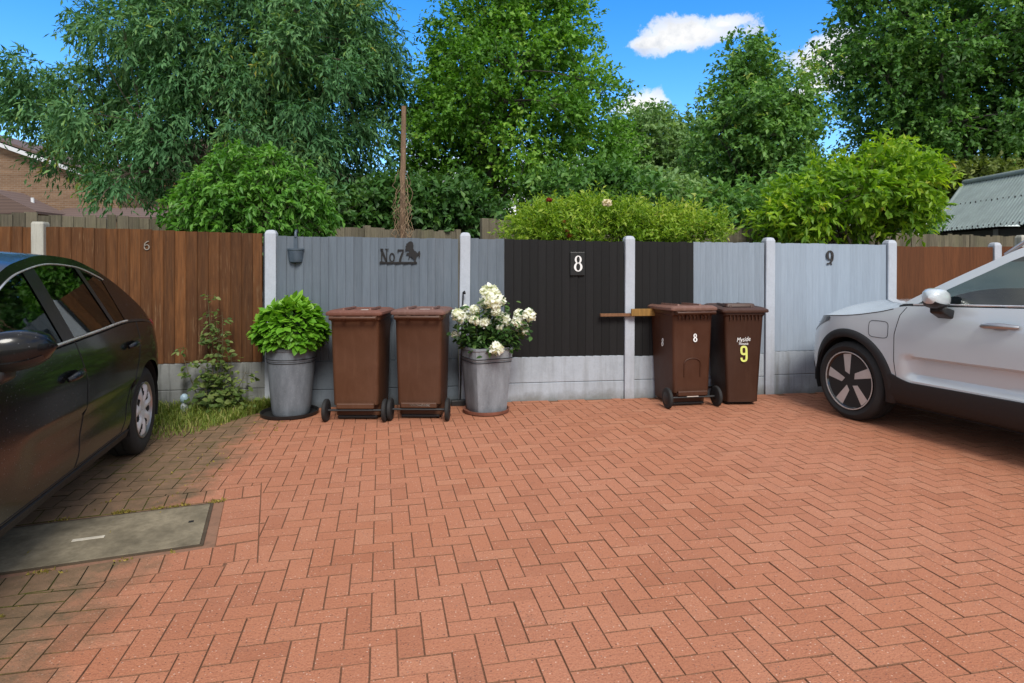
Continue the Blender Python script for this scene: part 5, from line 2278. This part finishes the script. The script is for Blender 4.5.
tree('lime_shrub', 'lime green shrub with drooping leaves between the pale grey fence and the shed', 'shrub',
     [(846, 204, 66, 28, 9.5, .9), (893, 184, 36, 28, 9.5, .8), (802, 214, 34, 22, 9.4, .7), (772, 226, 16, 10, 9.3, .4), (880, 164, 28, 16, 9.5, .6), (838, 178, 30, 18, 9.5, .6), (908, 208, 18, 20, 9.5, .5), (922, 166, 12, 9, 9.5, .3)],
     858, 9.6, 26, 135, .21, 14, 8, .22, .125, .42, .35, .38, .55, m_lime, m_bk1, .06, .9, zmin=1.0, shell=.6, part='foliage', stem='stems')
tree('domed_shrub', 'dense dome shaped shrub with layered bright green leaves behind the brown fence', 'shrub',
     [(252, 208, 75, 54, 7.4, .70), (250, 188, 54, 40, 7.4, .6), (222, 215, 46, 38, 7.4, .6), (286, 215, 42, 38, 7.4, .6)],
     252, 7.4, 27, 330, .10, 9, 7, .11, .08, .46, .0, .55, .45, m_dome, m_bk1, .05, .7, zmin=1.2, shell=.82, flat=.45, part='foliage', stem='stems', curl=.25)
tree('flowering_hedge', 'long yellow green hedge with feathery tips spilling over the black boards', 'hedge',
     [(528, 232, 24, 14, 7.35, .40), (556, 224, 30, 16, 7.4, .5), (596, 221, 34, 15, 7.4, .5), (640, 223, 34, 15, 7.4, .5), (676, 228, 30, 13, 7.5, .45), (704, 232, 18, 10, 7.6, .35), (575, 235, 48, 13, 7.2, .35), (650, 236, 46, 12, 7.3, .35)],
     610, 7.45, 28, 260, .11, 15, 8, .19, .058, .36, .75, .1, .6, m_hedge, m_bk1, .03, .8, zmin=1.3, shell=.55, part='foliage', stem='stems')
tree('olive_shrub', 'olive green shrub showing above the ridge of the shed roof', 'shrub',
     [(980, 180, 40, 14, 18.6, 1.0), (945, 184, 22, 14, 18.6, .8), (1030, 178, 30, 14, 18.6, 1.0)],
     985, 18.6, 29, 60, .45, 18, 8, .32, .17, .55, .3, .2, .7, m_olive, m_bk2, .1, 1.5, zmin=2.2, part='foliage', stem='stems')
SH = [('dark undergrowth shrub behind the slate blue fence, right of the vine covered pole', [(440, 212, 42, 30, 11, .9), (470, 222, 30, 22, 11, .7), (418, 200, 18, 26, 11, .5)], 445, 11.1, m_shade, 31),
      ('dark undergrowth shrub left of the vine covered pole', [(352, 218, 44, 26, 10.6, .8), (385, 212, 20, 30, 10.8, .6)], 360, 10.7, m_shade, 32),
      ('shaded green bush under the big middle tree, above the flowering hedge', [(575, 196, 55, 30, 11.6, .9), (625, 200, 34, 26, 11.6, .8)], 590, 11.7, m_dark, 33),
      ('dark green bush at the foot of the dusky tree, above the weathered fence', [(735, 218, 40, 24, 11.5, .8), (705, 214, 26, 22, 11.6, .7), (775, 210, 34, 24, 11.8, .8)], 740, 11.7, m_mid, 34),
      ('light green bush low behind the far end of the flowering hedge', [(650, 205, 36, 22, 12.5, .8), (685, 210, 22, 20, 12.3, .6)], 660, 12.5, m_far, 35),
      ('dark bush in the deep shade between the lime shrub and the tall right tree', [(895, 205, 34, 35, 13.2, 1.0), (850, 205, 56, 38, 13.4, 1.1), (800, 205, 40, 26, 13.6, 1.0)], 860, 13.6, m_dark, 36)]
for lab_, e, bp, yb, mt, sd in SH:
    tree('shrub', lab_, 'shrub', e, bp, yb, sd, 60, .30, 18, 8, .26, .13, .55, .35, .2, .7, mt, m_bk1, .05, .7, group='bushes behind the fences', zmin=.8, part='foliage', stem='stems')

# blooms in the hedge
hd = bpy.data.objects['flowering_hedge']
m_cream = leafmat('cream_petal', [(0, (.62, .50, .33)), (1, (.75, .68, .5))], .6, .2)
m_redp = leafmat('red_petal', [(0, (.22, .02, .02)), (1, (.34, .06, .03))], .6, .2)
for k, (px, py, r, mt) in enumerate([(607, 203, .05, m_cream), (549, 200, .03, m_redp), (563, 222, .03, m_redp), (566, 230, .035, m_redp), (570, 236, .03, m_redp)]):
    V, F, rn = BM[k % 3]
    o = raw_mesh('bloom', V, F, mt, hd, rn, smooth=True)
    o.location = wp(px, py, 6.95) - Vector(hd.location)
    o.scale = (r, r, r * .8)
    if k == 0:
        o['label'] = 'single cream bloom on top of the hedge'

# vine covered pole
vp = empty('dead_trunk', wp(402.5, 266, 9.0) * Vector((1, 1, 0)) if False else Vector(((402.5 - 512) / FOC * 9.0, 9.0, -.06)), 0, 'bare brown pole wrapped in dry vine stems behind the slate blue fence', 'pole')
b = MB()
b.tube([(0, 0, 0), (.01, 0, 1.2), (.0, .01, 2.4), (.02, 0, 3.74)], [.05, .045, .042, .034], 10)
b.build('pole', bark('pale_dead_wood', (.24, .15, .09)), vp, smooth=60)
b = MB()
for k in range(34):
    a0 = random.uniform(0, 6.28)
    h0 = random.uniform(1.2, 2.2)
    hl = random.uniform(.3, 1.1)
    tw = random.uniform(-5, 5)
    pts = []
    for i in range(12):
        t = i / 11
        r = .06 + .16 * abs(math.sin(PI * t)) * random.uniform(.2, 1) * (1.1 - .35 * (h0 - 1))
        pts.append((r * math.cos(a0 + tw * t), r * math.sin(a0 + tw * t), h0 + hl * t))
    b.tube(pts, .0042, 4)
b.build('dry_vines', plain('dry_vine', (.25, .17, .10), .9), vp)

# ------------------------------------------------------------------- houses
def brickwork(name, c1, c2, mortar, scale=1.0):
    N = NT(name)
    tc = N.n('ShaderNodeTexCoord')
    sp = N.n('ShaderNodeSeparateXYZ')
    N.link(tc.outputs['Object'], sp.inputs[0])
    cb = N.n('ShaderNodeCombineXYZ')
    N.link(N.math('ADD', sp.outputs['X'], sp.outputs['Y']), cb.inputs[0])
    N.link(sp.outputs['Z'], cb.inputs[1])
    bt_ = N.n('ShaderNodeTexBrick')
    N.link(cb.outputs[0], bt_.inputs['Vector'])
    bt_.inputs['Color1'].default_value = (*c1, 1)
    bt_.inputs['Color2'].default_value = (*c2, 1)
    bt_.inputs['Mortar'].default_value = (*mortar, 1)
    bt_.inputs['Scale'].default_value = scale
    bt_.inputs['Brick Width'].default_value = .225
    bt_.inputs['Row Height'].default_value = .075
    bt_.inputs['Mortar Size'].default_value = .008
    n1 = N.noise(N.coord((.5, .5, 6)), 1.2, 5, .7)
    c = N.mix(N.ramp(n1, [(.35, .0), (.65, .5)]), bt_.outputs['Color'], mul(c2, .55))
    N.set(base=c, rough=.9, spec=.2)
    return N.mat


m_brick = brickwork('brown_brick', (.25, .155, .095), (.18, .105, .062), (.26, .21, .16))
m_brick2 = brickwork('orange_brick', (.42, .20, .10), (.34, .15, .075), (.40, .28, .2))
m_tiles = NT('roof_tiles')
sp = m_tiles.n('ShaderNodeSeparateXYZ')
m_tiles.link(m_tiles.coord(), sp.inputs[0])
wv = m_tiles.ramp(m_tiles.math('FRACT', m_tiles.math('MULTIPLY', sp.outputs['Z'], 9.0)), [(0, .35), (.2, 1), (1, .8)])
m_tiles.set(base=m_tiles.mix(1.0, (.13, .085, .07), wv, 'MULTIPLY'), rough=.9)
m_tiles = m_tiles.mat
m_upvc = plain('white_upvc', (.62, .63, .64), .4, var=.08)
m_pane = NT('window_pane').set(base=(.04, .05, .06), rough=.05, spec=.8).mat

YH = 25.0
pxm = YH / FOC
X_ = lambda px: (px - 512) * pxm
Z_ = lambda py: CAMH + (HORIZ - py) * pxm
hs_ = empty('brick_house', (X_(40), YH, -.06), 0, 'brown brick gable house at the far left edge with a white bargeboard', 'house')
lx = lambda px: X_(px) - X_(40)
lz = lambda py: Z_(py) + .06
b = MB()
b.prism([(lx(-190), 0), (lx(118), 0), (lx(118), lz(196)), (lx(118), lz(184)), (lx(-40), lz(129)), (lx(-190), lz(182))], 0, 9)
b.build('wall', m_brick, hs_)
b = MB()
for s0, s1 in (((-40, 127), (120, 182.5)), ((-192, 180.5), (-40, 127))):
    d = math.atan2(lz(s1[1]) - lz(s0[1]), lx(s1[0]) - lx(s0[0]))
    th_ = .09
    q = [(lx(s0[0]), lz(s0[1])), (lx(s1[0]), lz(s1[1]))]
    b.prism([q[0], q[1], (q[1][0], q[1][1] + th_), (q[0][0], q[0][1] + th_)], -.3, 9.2)
b.build('roof', m_tiles, hs_)
b = MB()
q = [(lx(-40), lz(129.2)), (lx(120), lz(184.8)), (lx(120), lz(180.2)), (lx(-40), lz(124.6))]
b.prism([(q[0][0], q[0][1] - .12), (q[1][0], q[1][1] - .12), (q[1][0], q[1][1] + .04), (q[0][0], q[0][1] + .04)], -.34, -.302)
b.build('bargeboard', m_upvc, hs_)
# lean-to roofs in front of the gable
ln = empty('lean_to', (X_(92) * .92, YH * .92, -.06), 0, 'long low tiled lean-to roof in front of the brown brick house', 'lean-to')
k = .92
ax = lambda px: (px - 92) * pxm * k
azz = lambda py: CAMH + .06 + (HORIZ - py) * pxm * k
b = MB()
b.add([(ax(36), 0, azz(217)), (ax(165), 0, azz(217)), (ax(165), 1.7, azz(203.5)), (ax(36), 1.7, azz(203.5)),
       (ax(36), 0, azz(219)), (ax(165), 0, azz(219)), (ax(165), 1.7, azz(206)), (ax(36), 1.7, azz(206))],
      [(0, 1, 2, 3), (7, 6, 5, 4), (0, 4, 5, 1), (1, 5, 6, 2), (2, 6, 7, 3), (3, 7, 4, 0)])
b.build('roof', m_tiles, ln)
b = MB()
b.box(ax(38), ax(163), .12, 1.69, 0, azz(221))
b.build('wall', m_brick, ln)
b = MB()
b.tube([(ax(34.5), -.05, azz(222)), (ax(33.5), -.05, azz(198))], [.07, .055], 8)
b.build('white_pipe', m_upvc, ln, smooth=50)
cs = empty('porch', (X_(0) * .88, YH * .88, -.06), 0, 'white porch with a dark tiled roof at the far left edge', 'porch')
k2 = .88
bx_ = lambda px: px * pxm * k2
bz_ = lambda py: CAMH + .06 + (HORIZ - py) * pxm * k2
b = MB()
b.prism([(bx_(-90), bz_(198)), (bx_(-12), bz_(188)), (bx_(36), bz_(211)), (bx_(36), bz_(213.5)), (bx_(-90), bz_(213.5))], 0, 1.6)
b.build('roof', m_tiles, cs)
b = MB()
b.box(bx_(-85), bx_(13), .1, 1.5, 0, bz_(214))
b.build('wall', m_upvc, cs)

Yo = 31.0
po = Yo / FOC
h2 = empty('brick_house', ((155 - 512) * po, Yo, -.06), 0, 'orange brick house with white framed windows seen under the blue green tree', 'house')
ox = lambda px: (px - 155) * po
oz = lambda py: CAMH + .06 + (HORIZ - py) * po
b = MB()
b.box(ox(124), ox(330), 0, 7, 0, oz(176))
b.build('wall', m_brick2, h2)
b = MB()
b.prism([(0, 0)] and [(ox(118), oz(177)), (ox(336), oz(177)), (ox(300), oz(140)), (ox(160), oz(140))], -.25, 7.3)
b.build('roof', m_tiles, h2)
for px in (149, 169, 230, 262):
    w = MB()
    w.box(ox(px - 4.5), ox(px + 4.5), -.06, -.005, oz(219), oz(197))
    wo = w.build('window', m_upvc, h2)
    w = MB()
    for a, c in ((-3.7, -.3), (.3, 3.7)):
        w.box(ox(px + a), ox(px + c), -.075, -.061, oz(217.5), oz(198.5))
    w.build('pane', m_pane, wo)

# --------------------------------------------------------- shed, right edge
m_corr = plain('corrugated_sheet', (.235, .285, .275), .55, .1, var=.22, scale=3, bump=.1)
m_tar = plain('tarred_timber', (.02, .019, .018), .85, var=.4)
k = 1.1
sx0, sy0 = (930 - 512) / FOC * 16.5, 16.5
sd_ = empty('open_shed', (sx0, sy0, -.06), 0, 'open sided shed with a pale green corrugated roof at the right edge', 'shed')
ze, zr = CAMH + .06 + 34 * 16.5 / FOC, CAMH + .06 + 82.5 * 17.5 / FOC
xr_ = (965 - 512) / FOC * 17.5 - sx0
EA, RA_ = Vector((0, 0, ze)), Vector((xr_, 1.0, zr))       # far end: eave, ridge
EN, RN = Vector((0, -8.0, ze)), Vector((xr_ + .08, -7.4, zr))     # near end


def corr(a0, a1, e0, e1, name):
    b = MB()
    n, m = 560, 3
    P = []
    nrm = (a1 - a0).cross(e0 - a0).normalized()
    if nrm.z < 0:
        nrm = -nrm
    for i in range(n + 1):
        t = i / n
        p, q = a0.lerp(a1, t), e0.lerp(e1, t)
        h = .012 * math.sin(2 * PI * i / 7.0)
        P.append([p.lerp(q, j / m) + nrm * h for j in range(m + 1)])
    b.grid(P)
    return b.build(name, m_corr, sd_, smooth=70)


rf_ = corr(RA_, RN, EA, EN, 'roof')
corr(RA_, RN, RA_ + Vector((xr_, -.2, ze - zr)), RN + Vector((xr_, -.2, ze - zr)), 'roof')
b = MB()
b.tube([RA_ + Vector((0, .03, .03)), RN + Vector((0, 0, .03))], .075, 10)
b.build('ridge_cap', m_corr, sd_, smooth=60)
b = MB()
b.tube([EA + Vector((-.02, .02, -.02)), RA_ + Vector((0, .03, .0))], .05, 8)
b.build('verge', m_corr, sd_, smooth=60)
b = MB()
for i in range(46):
    t = (i + .5) / 46
    for v in (.02, .48, .97):
        p = RA_.lerp(RN, t).lerp(EA.lerp(EN, t), v)
        b.lathe([(.014, -.02), (.014, .03), (.006, .036)], 6, M=Matrix.Translation(p))
b.build('fixings', m_tar, rf_)
b = MB()
b.box(.12, .22, -7.9, .2, ze - .26, ze - .05)
b.box(2 * xr_ - .2, 2 * xr_ - .1, -7.6, .9, ze - .26, ze - .05)
b.build('eaves_beam', m_tar, sd_)
for y in (-7.6, -5.7, -3.9, -2.1, -.6):
    b = MB()
    b.box(.1, .24, y - .07, y + .07, 0, ze - .05)
    b.build('post', plain('grey_post', (.13, .13, .125), .9), sd_)
b = MB()
b.box(.3, 2 * xr_, .75, .85, 0, ze + .2)
b.box(2 * xr_ - .1, 2 * xr_, -7.6, .74, 0, ze - .06)
b.build('back_wall', m_tar, sd_)
